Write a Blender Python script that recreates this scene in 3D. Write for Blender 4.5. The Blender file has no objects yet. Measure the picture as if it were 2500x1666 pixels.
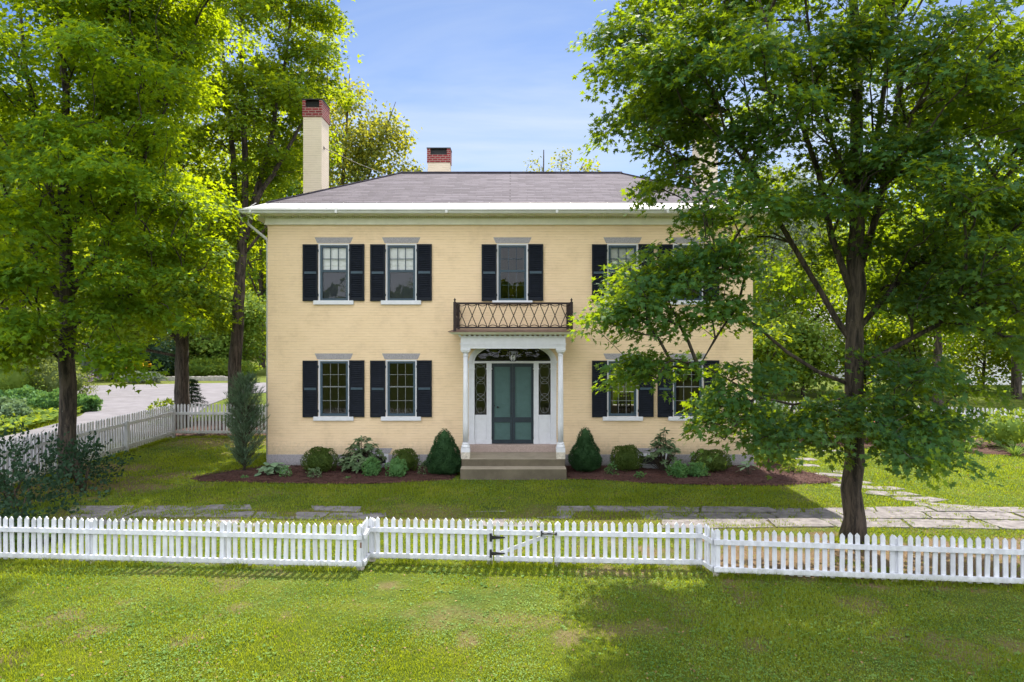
import bpy, math, random
import numpy as np
from mathutils import Vector

random.seed(7)
RNG = np.random.default_rng(11)
scene = bpy.context.scene
COL = scene.collection
F = 1667.0                      # focal length of the photograph in its own pixels
CAMZ = 3.5

# ------------------------------------------------------------------ materials
def new_mat(name):
    m = bpy.data.materials.new(name)
    m.use_nodes = True
    nt = m.node_tree
    b = nt.nodes['Principled BSDF']
    return m, nt, b

def N(nt, kind, **kw):
    n = nt.nodes.new(kind)
    for k, v in kw.items():
        if k in n.inputs:
            n.inputs[k].default_value = v
        else:
            setattr(n, k, v)
    return n

def ramp(nt, stops, interp='LINEAR'):
    r = nt.nodes.new('ShaderNodeValToRGB')
    r.color_ramp.interpolation = interp
    el = r.color_ramp.elements
    while len(el) < len(stops):
        el.new(0.5)
    for e, (p, c) in zip(el, stops):
        e.position = p
        e.color = (c[0], c[1], c[2], 1)
    return r

def basic(name, col, rough=0.6, var=0.15, scale=6.0, bump=0.0, bscale=60.0, spec=0.3, stretch=(1, 1, 1)):
    """paint / stone / metal with mottled colour and a fine bump"""
    m, nt, b = new_mat(name)
    tc = N(nt, 'ShaderNodeTexCoord')
    mp = N(nt, 'ShaderNodeMapping')
    mp.inputs['Scale'].default_value = stretch
    nt.links.new(tc.outputs['Object'], mp.inputs['Vector'])
    nz = N(nt, 'ShaderNodeTexNoise', Scale=scale, Detail=6.0, Roughness=0.65)
    nt.links.new(mp.outputs['Vector'], nz.inputs['Vector'])
    lo = tuple(max(0, c * (1 - var)) for c in col)
    hi = tuple(min(1, c * (1 + var)) for c in col)
    r = ramp(nt, [(0.3, lo), (0.7, hi)])
    nt.links.new(nz.outputs['Fac'], r.inputs['Fac'])
    nt.links.new(r.outputs['Color'], b.inputs['Base Color'])
    b.inputs['Roughness'].default_value = rough
    b.inputs['Specular IOR Level'].default_value = spec
    if bump:
        n2 = N(nt, 'ShaderNodeTexNoise', Scale=bscale, Detail=4.0)
        nt.links.new(mp.outputs['Vector'], n2.inputs['Vector'])
        bp = N(nt, 'ShaderNodeBump', Strength=bump, Distance=0.01)
        nt.links.new(n2.outputs['Fac'], bp.inputs['Height'])
        nt.links.new(bp.outputs['Normal'], b.inputs['Normal'])
    return m

def leaf_mat(name, dark, light, trans, tfac=0.45, rough=0.65, big=0.35, yellow=None):
    """leaf: each leaf its own tone, light shining through; slow drift of tone through the plant"""
    m, nt, b = new_mat(name)
    geo = N(nt, 'ShaderNodeNewGeometry')
    tc = N(nt, 'ShaderNodeTexCoord')
    nz = N(nt, 'ShaderNodeTexNoise', Scale=big, Detail=2.0)
    nt.links.new(tc.outputs['Object'], nz.inputs['Vector'])
    add = N(nt, 'ShaderNodeMath', operation='MULTIPLY_ADD')
    nt.links.new(geo.outputs['Random Per Island'], add.inputs[0])
    add.inputs[1].default_value = 0.55
    sub = N(nt, 'ShaderNodeMath', operation='MULTIPLY_ADD')
    nt.links.new(nz.outputs['Fac'], sub.inputs[0])
    sub.inputs[1].default_value = 1.2
    sub.inputs[2].default_value = -0.38
    nt.links.new(sub.outputs[0], add.inputs[2])
    stops = [(0.1, dark), (0.9, light)]
    if yellow:
        stops = [(0.1, dark), (0.78, light), (0.97, yellow)]
    r = ramp(nt, stops)
    nt.links.new(add.outputs[0], r.inputs['Fac'])
    nt.links.new(r.outputs['Color'], b.inputs['Base Color'])
    b.inputs['Roughness'].default_value = rough
    b.inputs['Specular IOR Level'].default_value = 0.13
    tr = N(nt, 'ShaderNodeBsdfTranslucent')
    r2 = ramp(nt, [(0.1, tuple(c * 0.75 for c in trans)), (0.9, trans)])
    nt.links.new(add.outputs[0], r2.inputs['Fac'])
    nt.links.new(r2.outputs['Color'], tr.inputs['Color'])
    mx = N(nt, 'ShaderNodeMixShader')
    mx.inputs[0].default_value = tfac
    nt.links.new(b.outputs[0], mx.inputs[1])
    nt.links.new(tr.outputs[0], mx.inputs[2])
    out = nt.nodes['Material Output']
    nt.links.new(mx.outputs[0], out.inputs['Surface'])
    return m

def brick_mat(name, c1, c2, mortar, bw=0.215, rh=0.068, ms=0.006, bump=0.6, vert='Z', rough=0.75, mix=0.5, faint=None):
    m, nt, b = new_mat(name)
    tc = N(nt, 'ShaderNodeTexCoord')
    sp = N(nt, 'ShaderNodeSeparateXYZ')
    nt.links.new(tc.outputs['Object'], sp.inputs[0])
    ad = N(nt, 'ShaderNodeMath', operation='ADD')
    cb = N(nt, 'ShaderNodeCombineXYZ')
    if vert == 'Z':
        nt.links.new(sp.outputs['X'], ad.inputs[0]); nt.links.new(sp.outputs['Y'], ad.inputs[1])
        nt.links.new(ad.outputs[0], cb.inputs[0]); nt.links.new(sp.outputs['Z'], cb.inputs[1])
    else:
        nt.links.new(sp.outputs['X'], cb.inputs[0]); nt.links.new(sp.outputs['Y'], cb.inputs[1])
    # small wander so that courses are not ruled lines
    wz = N(nt, 'ShaderNodeTexNoise', Scale=2.3, Detail=3.0)
    nt.links.new(cb.outputs[0], wz.inputs['Vector'])
    ws = N(nt, 'ShaderNodeVectorMath', operation='SCALE'); ws.inputs['Scale'].default_value = 0.012
    nt.links.new(wz.outputs['Color'], ws.inputs[0])
    wa = N(nt, 'ShaderNodeVectorMath', operation='ADD')
    nt.links.new(cb.outputs[0], wa.inputs[0]); nt.links.new(ws.outputs[0], wa.inputs[1])
    br = N(nt, 'ShaderNodeTexBrick', Scale=1.0)
    br.inputs['Brick Width'].default_value = bw
    br.inputs['Row Height'].default_value = rh
    br.inputs['Mortar Size'].default_value = ms
    br.inputs['Mortar Smooth'].default_value = 0.4
    br.inputs['Color1'].default_value = (*c1, 1)
    br.inputs['Color2'].default_value = (*c2, 1)
    br.inputs['Mortar'].default_value = (*(mortar if not faint else tuple(.5 * (u + v) for u, v in zip(c1, c2))), 1)
    nt.links.new(wa.outputs[0], br.inputs['Vector'])
    if faint:
        rows = N(nt, 'ShaderNodeTexBrick', Scale=1.0)
        rows.inputs['Brick Width'].default_value = 40.0; rows.inputs['Row Height'].default_value = rh
        rows.inputs['Mortar Size'].default_value = ms * 1.25; rows.inputs['Mortar Smooth'].default_value = 0.8
        nt.links.new(wa.outputs[0], rows.inputs['Vector'])
        sm = N(nt, 'ShaderNodeMapping'); sm.inputs['Scale'].default_value = faint
        nt.links.new(cb.outputs[0], sm.inputs['Vector'])
        sn = N(nt, 'ShaderNodeTexNoise', Scale=1.0, Detail=4.0, Roughness=0.6); nt.links.new(sm.outputs[0], sn.inputs['Vector'])
        sr_ = N(nt, 'ShaderNodeMapRange'); sr_.inputs['From Min'].default_value = 0.34; sr_.inputs['From Max'].default_value = 0.62
        nt.links.new(sn.outputs['Fac'], sr_.inputs['Value'])
        mu = N(nt, 'ShaderNodeMath', operation='MULTIPLY'); nt.links.new(rows.outputs['Fac'], mu.inputs[0]); nt.links.new(sr_.outputs[0], mu.inputs[1])
        fm = N(nt, 'ShaderNodeMix', data_type='RGBA'); nt.links.new(mu.outputs[0], fm.inputs['Factor'])
        nt.links.new(br.outputs['Color'], fm.inputs['A']); fm.inputs['B'].default_value = (*mortar, 1)
        brick_col = fm.outputs['Result']
    else:
        brick_col = br.outputs['Color']
    # weather stains
    nz = N(nt, 'ShaderNodeTexNoise', Scale=1.4, Detail=7.0, Roughness=0.7)
    nt.links.new(tc.outputs['Object'], nz.inputs['Vector'])
    r = ramp(nt, [(0.28, (0.80, 0.78, 0.76)), (0.48, (0.97, 0.965, 0.95)), (0.7, (1, 1, 1))])
    nt.links.new(nz.outputs['Fac'], r.inputs['Fac'])
    mx = N(nt, 'ShaderNodeMix', data_type='RGBA', blend_type='MULTIPLY')
    mx.inputs['Factor'].default_value = mix
    nt.links.new(brick_col, mx.inputs['A']); nt.links.new(r.outputs['Color'], mx.inputs['B'])
    nt.links.new(mx.outputs['Result'], b.inputs['Base Color'])
    b.inputs['Roughness'].default_value = rough
    b.inputs['Specular IOR Level'].default_value = 0.25
    bp = N(nt, 'ShaderNodeBump', Strength=bump, Distance=0.012)
    bp.invert = True
    n3 = N(nt, 'ShaderNodeTexNoise', Scale=30.0, Detail=3.0)
    nt.links.new(tc.outputs['Object'], n3.inputs['Vector'])
    a3 = N(nt, 'ShaderNodeMath', operation='MULTIPLY_ADD'); a3.inputs[1].default_value = 0.35
    nt.links.new(n3.outputs['Fac'], a3.inputs[0]); nt.links.new(br.outputs['Fac'], a3.inputs[2])
    nt.links.new(a3.outputs[0], bp.inputs['Height'])
    nt.links.new(bp.outputs['Normal'], b.inputs['Normal'])
    return m

def bark_mat(name, c1, c2, sc=1.0):
    m, nt, b = new_mat(name)
    tc = N(nt, 'ShaderNodeTexCoord')
    mp = N(nt, 'ShaderNodeMapping'); mp.inputs['Scale'].default_value = (14 * sc, 14 * sc, 1.8 * sc)
    nt.links.new(tc.outputs['Object'], mp.inputs[0])
    nz = N(nt, 'ShaderNodeTexNoise', Scale=1.0, Detail=8.0, Roughness=0.7, Distortion=0.6)
    nt.links.new(mp.outputs[0], nz.inputs['Vector'])
    r = ramp(nt, [(0.40, c1), (0.60, c2)])
    nt.links.new(nz.outputs['Fac'], r.inputs['Fac'])
    # pale lichen specks
    vz = N(nt, 'ShaderNodeTexNoise', Scale=22.0, Detail=2.0)
    nt.links.new(tc.outputs['Object'], vz.inputs['Vector'])
    rr = ramp(nt, [(0.70, (0, 0, 0)), (0.76, (0.6, 0.6, 0.6))])
    nt.links.new(vz.outputs['Fac'], rr.inputs['Fac'])
    mx = N(nt, 'ShaderNodeMix', data_type='RGBA')
    nt.links.new(rr.outputs['Color'], mx.inputs['Factor'])
    nt.links.new(r.outputs['Color'], mx.inputs['A'])
    mx.inputs['B'].default_value = (0.24, 0.23, 0.19, 1)
    nt.links.new(mx.outputs['Result'], b.inputs['Base Color'])
    b.inputs['Roughness'].default_value = 0.9
    bp = N(nt, 'ShaderNodeBump', Strength=1.0, Distance=0.05)
    nt.links.new(nz.outputs['Fac'], bp.inputs['Height'])
    nt.links.new(bp.outputs['Normal'], b.inputs['Normal'])
    return m

def glass_mat(name, tint=(0.93, 0.95, 0.95), refl=1.0):
    m, nt, b = new_mat(name)
    nt.nodes.remove(b)
    tr = N(nt, 'ShaderNodeBsdfTransparent'); tr.inputs['Color'].default_value = (*tint, 1)
    gl = N(nt, 'ShaderNodeBsdfGlossy'); gl.inputs['Roughness'].default_value = 0.01
    tc = N(nt, 'ShaderNodeTexCoord')
    nz = N(nt, 'ShaderNodeTexNoise', Scale=2.2, Detail=1.0)
    nt.links.new(tc.outputs['Object'], nz.inputs['Vector'])
    bp = N(nt, 'ShaderNodeBump', Strength=0.25, Distance=0.01)
    nt.links.new(nz.outputs['Fac'], bp.inputs['Height'])
    nt.links.new(bp.outputs['Normal'], gl.inputs['Normal'])
    fr = N(nt, 'ShaderNodeFresnel', IOR=1.5)
    mu = N(nt, 'ShaderNodeMath', operation='MULTIPLY'); mu.inputs[1].default_value = refl
    nt.links.new(fr.outputs[0], mu.inputs[0])
    mx = N(nt, 'ShaderNodeMixShader')
    nt.links.new(mu.outputs[0], mx.inputs[0])
    nt.links.new(tr.outputs[0], mx.inputs[1]); nt.links.new(gl.outputs[0], mx.inputs[2])
    nt.links.new(mx.outputs[0], nt.nodes['Material Output'].inputs['Surface'])
    return m

M = {}
M['brick'] = brick_mat('yellow_painted_brick', (0.85, 0.645, 0.435), (0.825, 0.62, 0.41), (0.60, 0.44, 0.28), bump=0.5, faint=(3.5, 22, 1), mix=0.8)
M['chimney'] = brick_mat('cream_painted_brick', (0.74, 0.63, 0.50), (0.72, 0.61, 0.48), (0.50, 0.41, 0.31), faint=(3.5, 22, 1))
M['redbrick'] = brick_mat('red_brick', (0.25, 0.032, 0.036), (0.17, 0.026, 0.030), (0.34, 0.25, 0.22), bw=0.2, rh=0.075, ms=0.011)
M['shingle'] = brick_mat('asphalt_shingle', (0.128, 0.113, 0.142), (0.078, 0.068, 0.088), (0.022, 0.019, 0.025), bw=0.45, rh=0.15, ms=0.022, vert='Y', rough=0.95, bump=0.8, faint=(2.2, 6, 1))
M['granite'] = basic('granite', (0.33, 0.31, 0.33), 0.8, 0.35, 55.0, 0.5, 90)
M['pinkgranite'] = basic('pink_granite', (0.40, 0.31, 0.28), 0.8, 0.35, 60.0, 0.4, 90)
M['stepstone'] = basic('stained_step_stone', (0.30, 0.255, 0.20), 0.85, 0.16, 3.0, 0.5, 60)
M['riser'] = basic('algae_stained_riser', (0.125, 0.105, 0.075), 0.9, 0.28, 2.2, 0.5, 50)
M['white'] = basic('white_trim_paint', (0.67, 0.675, 0.73), 0.5, 0.05, 9.0, 0.08, 40)
M['fence'] = basic('fence_white_paint', (0.575, 0.585, 0.64), 0.6, 0.20, 9.0, 0.25, 50, stretch=(1, 1, 0.3))
M['oldfence'] = basic('weathered_white_paint', (0.53, 0.53, 0.56), 0.7, 0.16, 9.0, 0.2, 50, stretch=(1, 1, 0.2))
M['peeled'] = basic('peeled_post_wood', (0.52, 0.47, 0.41), 0.85, 0.4, 16.0, 0.3, 40)
M['cornice'] = basic('cornice_paint', (0.74, 0.72, 0.62), 0.6, 0.08, 5.0, 0.1, 30)
M['gutter'] = basic('gutter_paint', (0.62, 0.62, 0.62), 0.45, 0.10, 3.0, 0.05, 20)
M['metalroof'] = basic('white_roof_metal', (0.50, 0.50, 0.53), 0.5, 0.14, 2.0, 0.05, 10)
M['shutter'] = basic('shutter_black_paint', (0.007, 0.010, 0.018), 0.55, 0.3, 9.0, 0.1, 40, spec=0.2)
M['sash'] = basic('slate_blue_sash_and_rail_light', (0.045, 0.075, 0.105), 0.45, 0.12, 9.0, 0.05, 40)
M['doordark'] = basic('dark_screen_door_paint', (0.022, 0.034, 0.046), 0.45, 0.15, 8.0, 0.05, 40)
M['doorteal'] = basic('teal_door_panel', (0.062, 0.120, 0.118), 0.55, 0.10, 7.0, 0.05, 40)
M['iron'] = basic('rusted_iron', (0.028, 0.017, 0.017), 0.6, 0.4, 30.0, 0.2, 80)
M['bars'] = basic('weathered_glazing_bar', (0.20, 0.21, 0.22), 0.6, 0.15, 9.0)
M['black'] = basic('black_iron', (0.018, 0.018, 0.02), 0.5, 0.3, 20.0)
M['rust'] = basic('rusty_deck_metal', (0.17, 0.105, 0.085), 0.75, 0.45, 6.0, 0.2, 40)
M['blind'] = basic('blind_fabric', (0.88, 0.87, 0.85), 0.9, 0.05, 20.0, 0.1, 60)
M['screen'] = basic('insect_screen_mesh', (0.045, 0.050, 0.072), 0.85, 0.12, 4.0)
M['inside'] = basic('dark_interior_plaster', (0.16, 0.145, 0.12), 0.9, 0.15, 2.0)
M['wood'] = basic('dark_chair_wood', (0.03, 0.018, 0.012), 0.4, 0.3, 9.0)
M['glass'] = glass_mat('window_glass')
M['asphalt'] = basic('driveway_asphalt', (0.150, 0.142, 0.165), 0.95, 0.22, 1.1, 0.4, 80)
M['mulch'] = basic('bark_mulch', (0.062, 0.027, 0.022), 0.95, 0.85, 30.0, 1.0, 55)
M['slab'] = basic('flagstone', (0.165, 0.150, 0.155), 0.9, 0.5, 5.5, 1.0, 26)
M['galv'] = basic('galvanised_steel', (0.30, 0.31, 0.33), 0.4, 0.2, 9.0, 0.1, 20)
M['clap'] = brick_mat('white_clapboard', (0.80, 0.80, 0.82), (0.79, 0.79, 0.81), (0.5, 0.5, 0.52), bw=4.0, rh=0.14, ms=0.012)
M['greyroof'] = basic('grey_roof', (0.22, 0.22, 0.23), 0.9, 0.2, 3.0)
M['petalred'] = basic('red_petal', (0.55, 0.03, 0.04), 0.6, 0.2, 20.0)
M['petalyellow'] = basic('yellow_petal', (0.85, 0.60, 0.03), 0.6, 0.15, 20.0)
M['petalmauve'] = basic('mauve_petal', (0.35, 0.24, 0.42), 0.6, 0.2, 20.0)
M['stone'] = basic('field_stone', (0.34, 0.32, 0.30), 0.9, 0.3, 5.0, 0.5, 20)
M['bark'] = bark_mat('maple_bark', (0.012, 0.009, 0.007), (0.095, 0.072, 0.056))
M['bark2'] = bark_mat('grey_brown_bark', (0.016, 0.012, 0.010), (0.105, 0.082, 0.070))
M['twig'] = basic('twig_bark', (0.055, 0.042, 0.030), 0.9, 0.4, 6.0, 0.4, 20)
M['twigred'] = basic('reddish_twig_bark', (0.10, 0.055, 0.040), 0.9, 0.3, 8.0, 0.4, 20)

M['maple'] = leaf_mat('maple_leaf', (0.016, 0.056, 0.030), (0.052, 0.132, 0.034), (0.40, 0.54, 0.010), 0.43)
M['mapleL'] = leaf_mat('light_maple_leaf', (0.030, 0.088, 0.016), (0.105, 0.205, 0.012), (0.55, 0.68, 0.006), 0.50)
M['mapleM'] = leaf_mat('mid_maple_leaf', (0.032, 0.085, 0.016), (0.095, 0.180, 0.016), (0.50, 0.60, 0.008), 0.50, big=0.25)
M['aspen'] = leaf_mat('aspen_leaf', (0.055, 0.10, 0.030), (0.15, 0.19, 0.050), (0.52, 0.50, 0.03), 0.5, yellow=(0.32, 0.25, 0.05))
M['farleaf'] = leaf_mat('woodland_leaf', (0.035, 0.088, 0.020), (0.110, 0.185, 0.026), (0.48, 0.56, 0.015), 0.48, big=0.12)
M['silver'] = leaf_mat('silver_leaf', (0.10, 0.14, 0.11), (0.22, 0.26, 0.22), (0.25, 0.30, 0.17), 0.35)
M['box'] = leaf_mat('boxwood_leaf', (0.030, 0.060, 0.012), (0.085, 0.125, 0.024), (0.16, 0.22, 0.02), 0.25, big=6.0)
M['spruce'] = leaf_mat('spruce_needle', (0.016, 0.050, 0.020), (0.045, 0.105, 0.038), (0.07, 0.15, 0.04), 0.2, big=5.0)
M['juniper'] = leaf_mat('juniper_needle', (0.050, 0.100, 0.060), (0.140, 0.205, 0.125), (0.18, 0.27, 0.10), 0.30, big=3.0)
M['rhodo'] = leaf_mat('rhododendron_leaf', (0.060, 0.115, 0.050), (0.165, 0.225, 0.120), (0.20, 0.30, 0.08), 0.25, rough=0.35, big=4.0)
M['shrubg'] = leaf_mat('green_shrub_leaf', (0.055, 0.150, 0.050), (0.130, 0.260, 0.090), (0.22, 0.38, 0.07), 0.3, big=5.0)
M['hosta'] = leaf_mat('hosta_leaf', (0.13, 0.22, 0.13), (0.24, 0.33, 0.20), (0.25, 0.36, 0.12), 0.25, big=4.0)
M['dark'] = leaf_mat('dark_shrub_leaf', (0.012, 0.034, 0.020), (0.038, 0.078, 0.042), (0.06, 0.11, 0.03), 0.25, big=2.0)
M['fern'] = leaf_mat('fern_frond', (0.06, 0.13, 0.03), (0.13, 0.22, 0.05), (0.3, 0.42, 0.05), 0.4)
M['bed'] = leaf_mat('garden_leaf', (0.055, 0.130, 0.022), (0.180, 0.260, 0.045), (0.40, 0.48, 0.03), 0.42, big=0.8)
M['olive'] = leaf_mat('olive_shrub_leaf', (0.06, 0.10, 0.03), (0.15, 0.19, 0.07), (0.32, 0.38, 0.07), 0.4, big=0.8)
M['redshrub'] = leaf_mat('red_shrub_leaf', (0.20, 0.05, 0.03), (0.36, 0.13, 0.07), (0.4, 0.15, 0.05), 0.3)
M['grassblade'] = leaf_mat('grass_blade', (0.060, 0.112, 0.012), (0.205, 0.248, 0.026), (0.46, 0.54, 0.014), 0.40, rough=0.85, big=0.9, yellow=(0.27, 0.22, 0.06))
M['litter'] = leaf_mat('fallen_leaf', (0.10, 0.055, 0.025), (0.34, 0.24, 0.11), (0.3, 0.2, 0.06), 0.2, big=3.0)
M['clover'] = leaf_mat('clover_leaf', (0.060, 0.150, 0.034), (0.18, 0.275, 0.070), (0.34, 0.46, 0.04), 0.32, rough=0.6, big=0.9)

def stain(m, col, z0, z1):
    """splash staining near the ground, ragged with noise"""
    nt = m.node_tree; b = nt.nodes['Principled BSDF']; src = b.inputs['Base Color'].links[0].from_socket
    geo = N(nt, 'ShaderNodeNewGeometry'); sp = N(nt, 'ShaderNodeSeparateXYZ'); nt.links.new(geo.outputs['Position'], sp.inputs[0])
    nz = N(nt, 'ShaderNodeTexNoise', Scale=13.0, Detail=5.0, Roughness=.7); nt.links.new(geo.outputs['Position'], nz.inputs['Vector'])
    ad = N(nt, 'ShaderNodeMath', operation='MULTIPLY_ADD'); nt.links.new(nz.outputs['Fac'], ad.inputs[0]); ad.inputs[1].default_value = -(z1 - z0) * 1.6; nt.links.new(sp.outputs['Z'], ad.inputs[2])
    mr = N(nt, 'ShaderNodeMapRange'); nt.links.new(ad.outputs[0], mr.inputs['Value'])
    mr.inputs['From Min'].default_value = z1 - (z1 - z0) * 1.0; mr.inputs['From Max'].default_value = z0 - (z1 - z0) * .9; mr.inputs['To Max'].default_value = .75
    mx = N(nt, 'ShaderNodeMix', data_type='RGBA'); nt.links.new(mr.outputs[0], mx.inputs['Factor'])
    nt.links.new(src, mx.inputs['A']); mx.inputs['B'].default_value = (*col, 1)
    nt.links.new(mx.outputs['Result'], b.inputs['Base Color'])
stain(M['fence'], (0.27, 0.28, 0.20), 0.02, 0.20)
stain(M['oldfence'], (0.22, 0.23, 0.17), 0.05, 0.40)
stain(M['brick'], (0.44, 0.36, 0.25), 0.30, 0.75)
stain(M['granite'], (0.12, 0.11, 0.10), 0.0, 0.22)
stain(M['stepstone'], (0.10, 0.09, 0.06), 0.05, 0.28)

# ------------------------------------------------------------------ objects
def wloc(o):
    v = Vector((0, 0, 0))
    while o is not None:
        v += o.location
        o = o.parent
    return v

def link(o, parent=None):
    COL.objects.link(o)
    if parent is not None:
        o.parent = parent
    return o

def tag(o, label=None, cat=None, group=None, kind=None):
    if label: o['label'] = label
    if cat: o['category'] = cat
    if group: o['group'] = group
    if kind: o['kind'] = kind
    return o

def empty(name, loc, label, cat, group=None):
    o = bpy.data.objects.new(name, None)
    o.empty_display_size = 0.2
    o.location = loc
    link(o)
    return tag(o, label, cat, group)

class MB:
    """collects shapes (world coordinates) and links them as ONE mesh object"""
    def __init__(s):
        s.v = []; s.f = []; s.mi = []; s.cur = 0
    def add(s, vs, fs):
        o = len(s.v)
        s.v += [tuple(p) for p in vs]
        for f in fs:
            s.f.append(tuple(i + o for i in f)); s.mi.append(s.cur)
        return s
    def box(s, x0, x1, y0, y1, z0, z1):
        return s.add([(x0, y0, z0), (x1, y0, z0), (x1, y1, z0), (x0, y1, z0), (x0, y0, z1), (x1, y0, z1), (x1, y1, z1), (x0, y1, z1)],
                     [(0, 3, 2, 1), (4, 5, 6, 7), (0, 1, 5, 4), (1, 2, 6, 5), (2, 3, 7, 6), (3, 0, 4, 7)])
    def prism(s, poly, y0, y1):
        """poly in the XZ plane, extruded along Y"""
        n = len(poly)
        vs = [(x, y0, z) for x, z in poly] + [(x, y1, z) for x, z in poly]
        fs = [tuple(range(n)), tuple(range(2 * n - 1, n - 1, -1))]
        fs += [(i, i + n, (i + 1) % n + n, (i + 1) % n) for i in range(n)]
        return s.add(vs, fs)
    def slab(s, poly, z0, z1, inset=0.0):
        n = len(poly)
        cx = sum(p[0] for p in poly) / n; cy = sum(p[1] for p in poly) / n
        top = [(cx + (x - cx) * (1 - inset), cy + (y - cy) * (1 - inset)) for x, y in poly]
        vs = [(x, y, z0) for x, y in poly] + [(x, y, z1) for x, y in top]
        fs = [tuple(range(n, 2 * n))] + [(i, (i + 1) % n, (i + 1) % n + n, i + n) for i in range(n)]
        return s.add(vs, fs)
    def tube(s, pts, rad, n=6, cap=True, wob=0.0):
        pts = [Vector(p) for p in pts]
        if not hasattr(rad, '__len__'):
            rad = [rad] * len(pts)
        o = len(s.v)
        ref = None
        for i, p in enumerate(pts):
            d = (pts[min(i + 1, len(pts) - 1)] - pts[max(i - 1, 0)])
            if d.length < 1e-9: d = Vector((0, 0, 1))
            d.normalize()
            if ref is None:
                a = Vector((1, 0, 0)) if abs(d.x) < 0.8 else Vector((0, 1, 0))
                ref = d.cross(a).normalized()
            ref = (ref - d * ref.dot(d)).normalized()
            b = d.cross(ref)
            for k in range(n):
                t = 2 * math.pi * k / n
                r = rad[i] * (1 + (random.uniform(-wob, wob) if wob else 0))
                s.v.append(tuple(p + (ref * math.cos(t) + b * math.sin(t)) * r))
        for i in range(len(pts) - 1):
            for k in range(n):
                a = o + i * n + k; b2 = o + i * n + (k + 1) % n
                s.f.append((a, b2, b2 + n, a + n)); s.mi.append(s.cur)
        if cap:
            s.f.append(tuple(o + k for k in range(n - 1, -1, -1))); s.mi.append(s.cur)
            e = o + (len(pts) - 1) * n
            s.f.append(tuple(e + k for k in range(n))); s.mi.append(s.cur)
        return s
    def bar(s, a, b, w, h=None):
        """square bar from a to b"""
        h = h or w
        a = Vector(a); b = Vector(b); d = (b - a).normalized()
        up = Vector((0, 0, 1)) if abs(d.z) < 0.9 else Vector((0, 1, 0))
        u = d.cross(up).normalized() * (w / 2); v = u.cross(d).normalized() * (h / 2)
        vs = [a - u - v, a + u - v, a + u + v, a - u + v, b - u - v, b + u - v, b + u + v, b - u + v]
        return s.add(vs, [(0, 3, 2, 1), (4, 5, 6, 7), (0, 1, 5, 4), (1, 2, 6, 5), (2, 3, 7, 6), (3, 0, 4, 7)])
    def lathe(s, cx, cy, prof, n=20):
        o = len(s.v)
        for z, r in prof:
            for k in range(n):
                t = 2 * math.pi * k / n
                s.v.append((cx + r * math.cos(t), cy + r * math.sin(t), z))
        for i in range(len(prof) - 1):
            for k in range(n):
                a = o + i * n + k; b = o + i * n + (k + 1) % n
                s.f.append((a, b, b + n, a + n)); s.mi.append(s.cur)
        s.f.append(tuple(o + k for k in range(n - 1, -1, -1))); s.mi.append(s.cur)
        e = o + (len(prof) - 1) * n
        s.f.append(tuple(e + k for k in range(n))); s.mi.append(s.cur)
        return s
    def build(s, name, mat, parent=None, smooth=False, loc=None, bevel=0.0):
        me = bpy.data.meshes.new(name)
        base = wloc(parent) if parent is not None else Vector((0, 0, 0))
        if loc is not None: base = base + Vector(loc)
        me.from_pydata([(x - base.x, y - base.y, z - base.z) for x, y, z in s.v], [], s.f)
        for mm in (mat if isinstance(mat, (list, tuple)) else [mat]):
            me.materials.append(mm)
        if isinstance(mat, (list, tuple)):
            me.polygons.foreach_set('material_index', s.mi)
        if smooth:
            me.polygons.foreach_set('use_smooth', [True] * len(me.polygons))
        me.update()
        o = bpy.data.objects.new(name, me)
        if loc is not None: o.location = loc
        link(o, parent)
        if bevel:
            bv = o.modifiers.new('bevel', 'BEVEL'); bv.width = bevel; bv.segments = 2; bv.limit_method = 'ANGLE'
        return o

def np_mesh(name, verts, K, mat, parent=None, mats=None, mi=None, loc=None, core=None):
    """verts (n, K, 3): n faces of K corners each, as one mesh (core: extra MB of solid faces)"""
    n = verts.shape[0]
    base = wloc(parent) if parent is not None else Vector((0, 0, 0))
    V = verts.reshape(-1, 3) - np.array(base)[None, :]
    me = bpy.data.meshes.new(name)
    lv = np.arange(n * K, dtype=np.int32); ls = np.arange(n, dtype=np.int32) * K
    lt = np.full(n, K, np.int32)
    if core is not None and core.f:
        cv = np.array(core.v) - np.array(base)[None, :]
        o = len(V); V = np.concatenate([V, cv])
        cl = []; cs = []; ct = []; p = n * K
        for f in core.f:
            cs.append(p); ct.append(len(f)); cl += [i + o for i in f]; p += len(f)
        lv = np.concatenate([lv, np.array(cl, np.int32)])
        ls = np.concatenate([ls, np.array(cs, np.int32)]); lt = np.concatenate([lt, np.array(ct, np.int32)])
    me.vertices.add(len(V)); me.vertices.foreach_set('co', V.astype(np.float32).ravel())
    me.loops.add(len(lv)); me.loops.foreach_set('vertex_index', lv)
    me.polygons.add(len(ls)); me.polygons.foreach_set('loop_start', ls); me.polygons.foreach_set('loop_total', lt)
    for mm in (mats or [mat]):
        me.materials.append(mm)
    if mi is not None:
        a = np.zeros(len(ls), np.int32); a[:len(mi)] = mi
        me.polygons.foreach_set('material_index', a)
    me.update(calc_edges=True)
    me.validate()
    o = bpy.data.objects.new(name, me)
    return link(o, parent)

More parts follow.
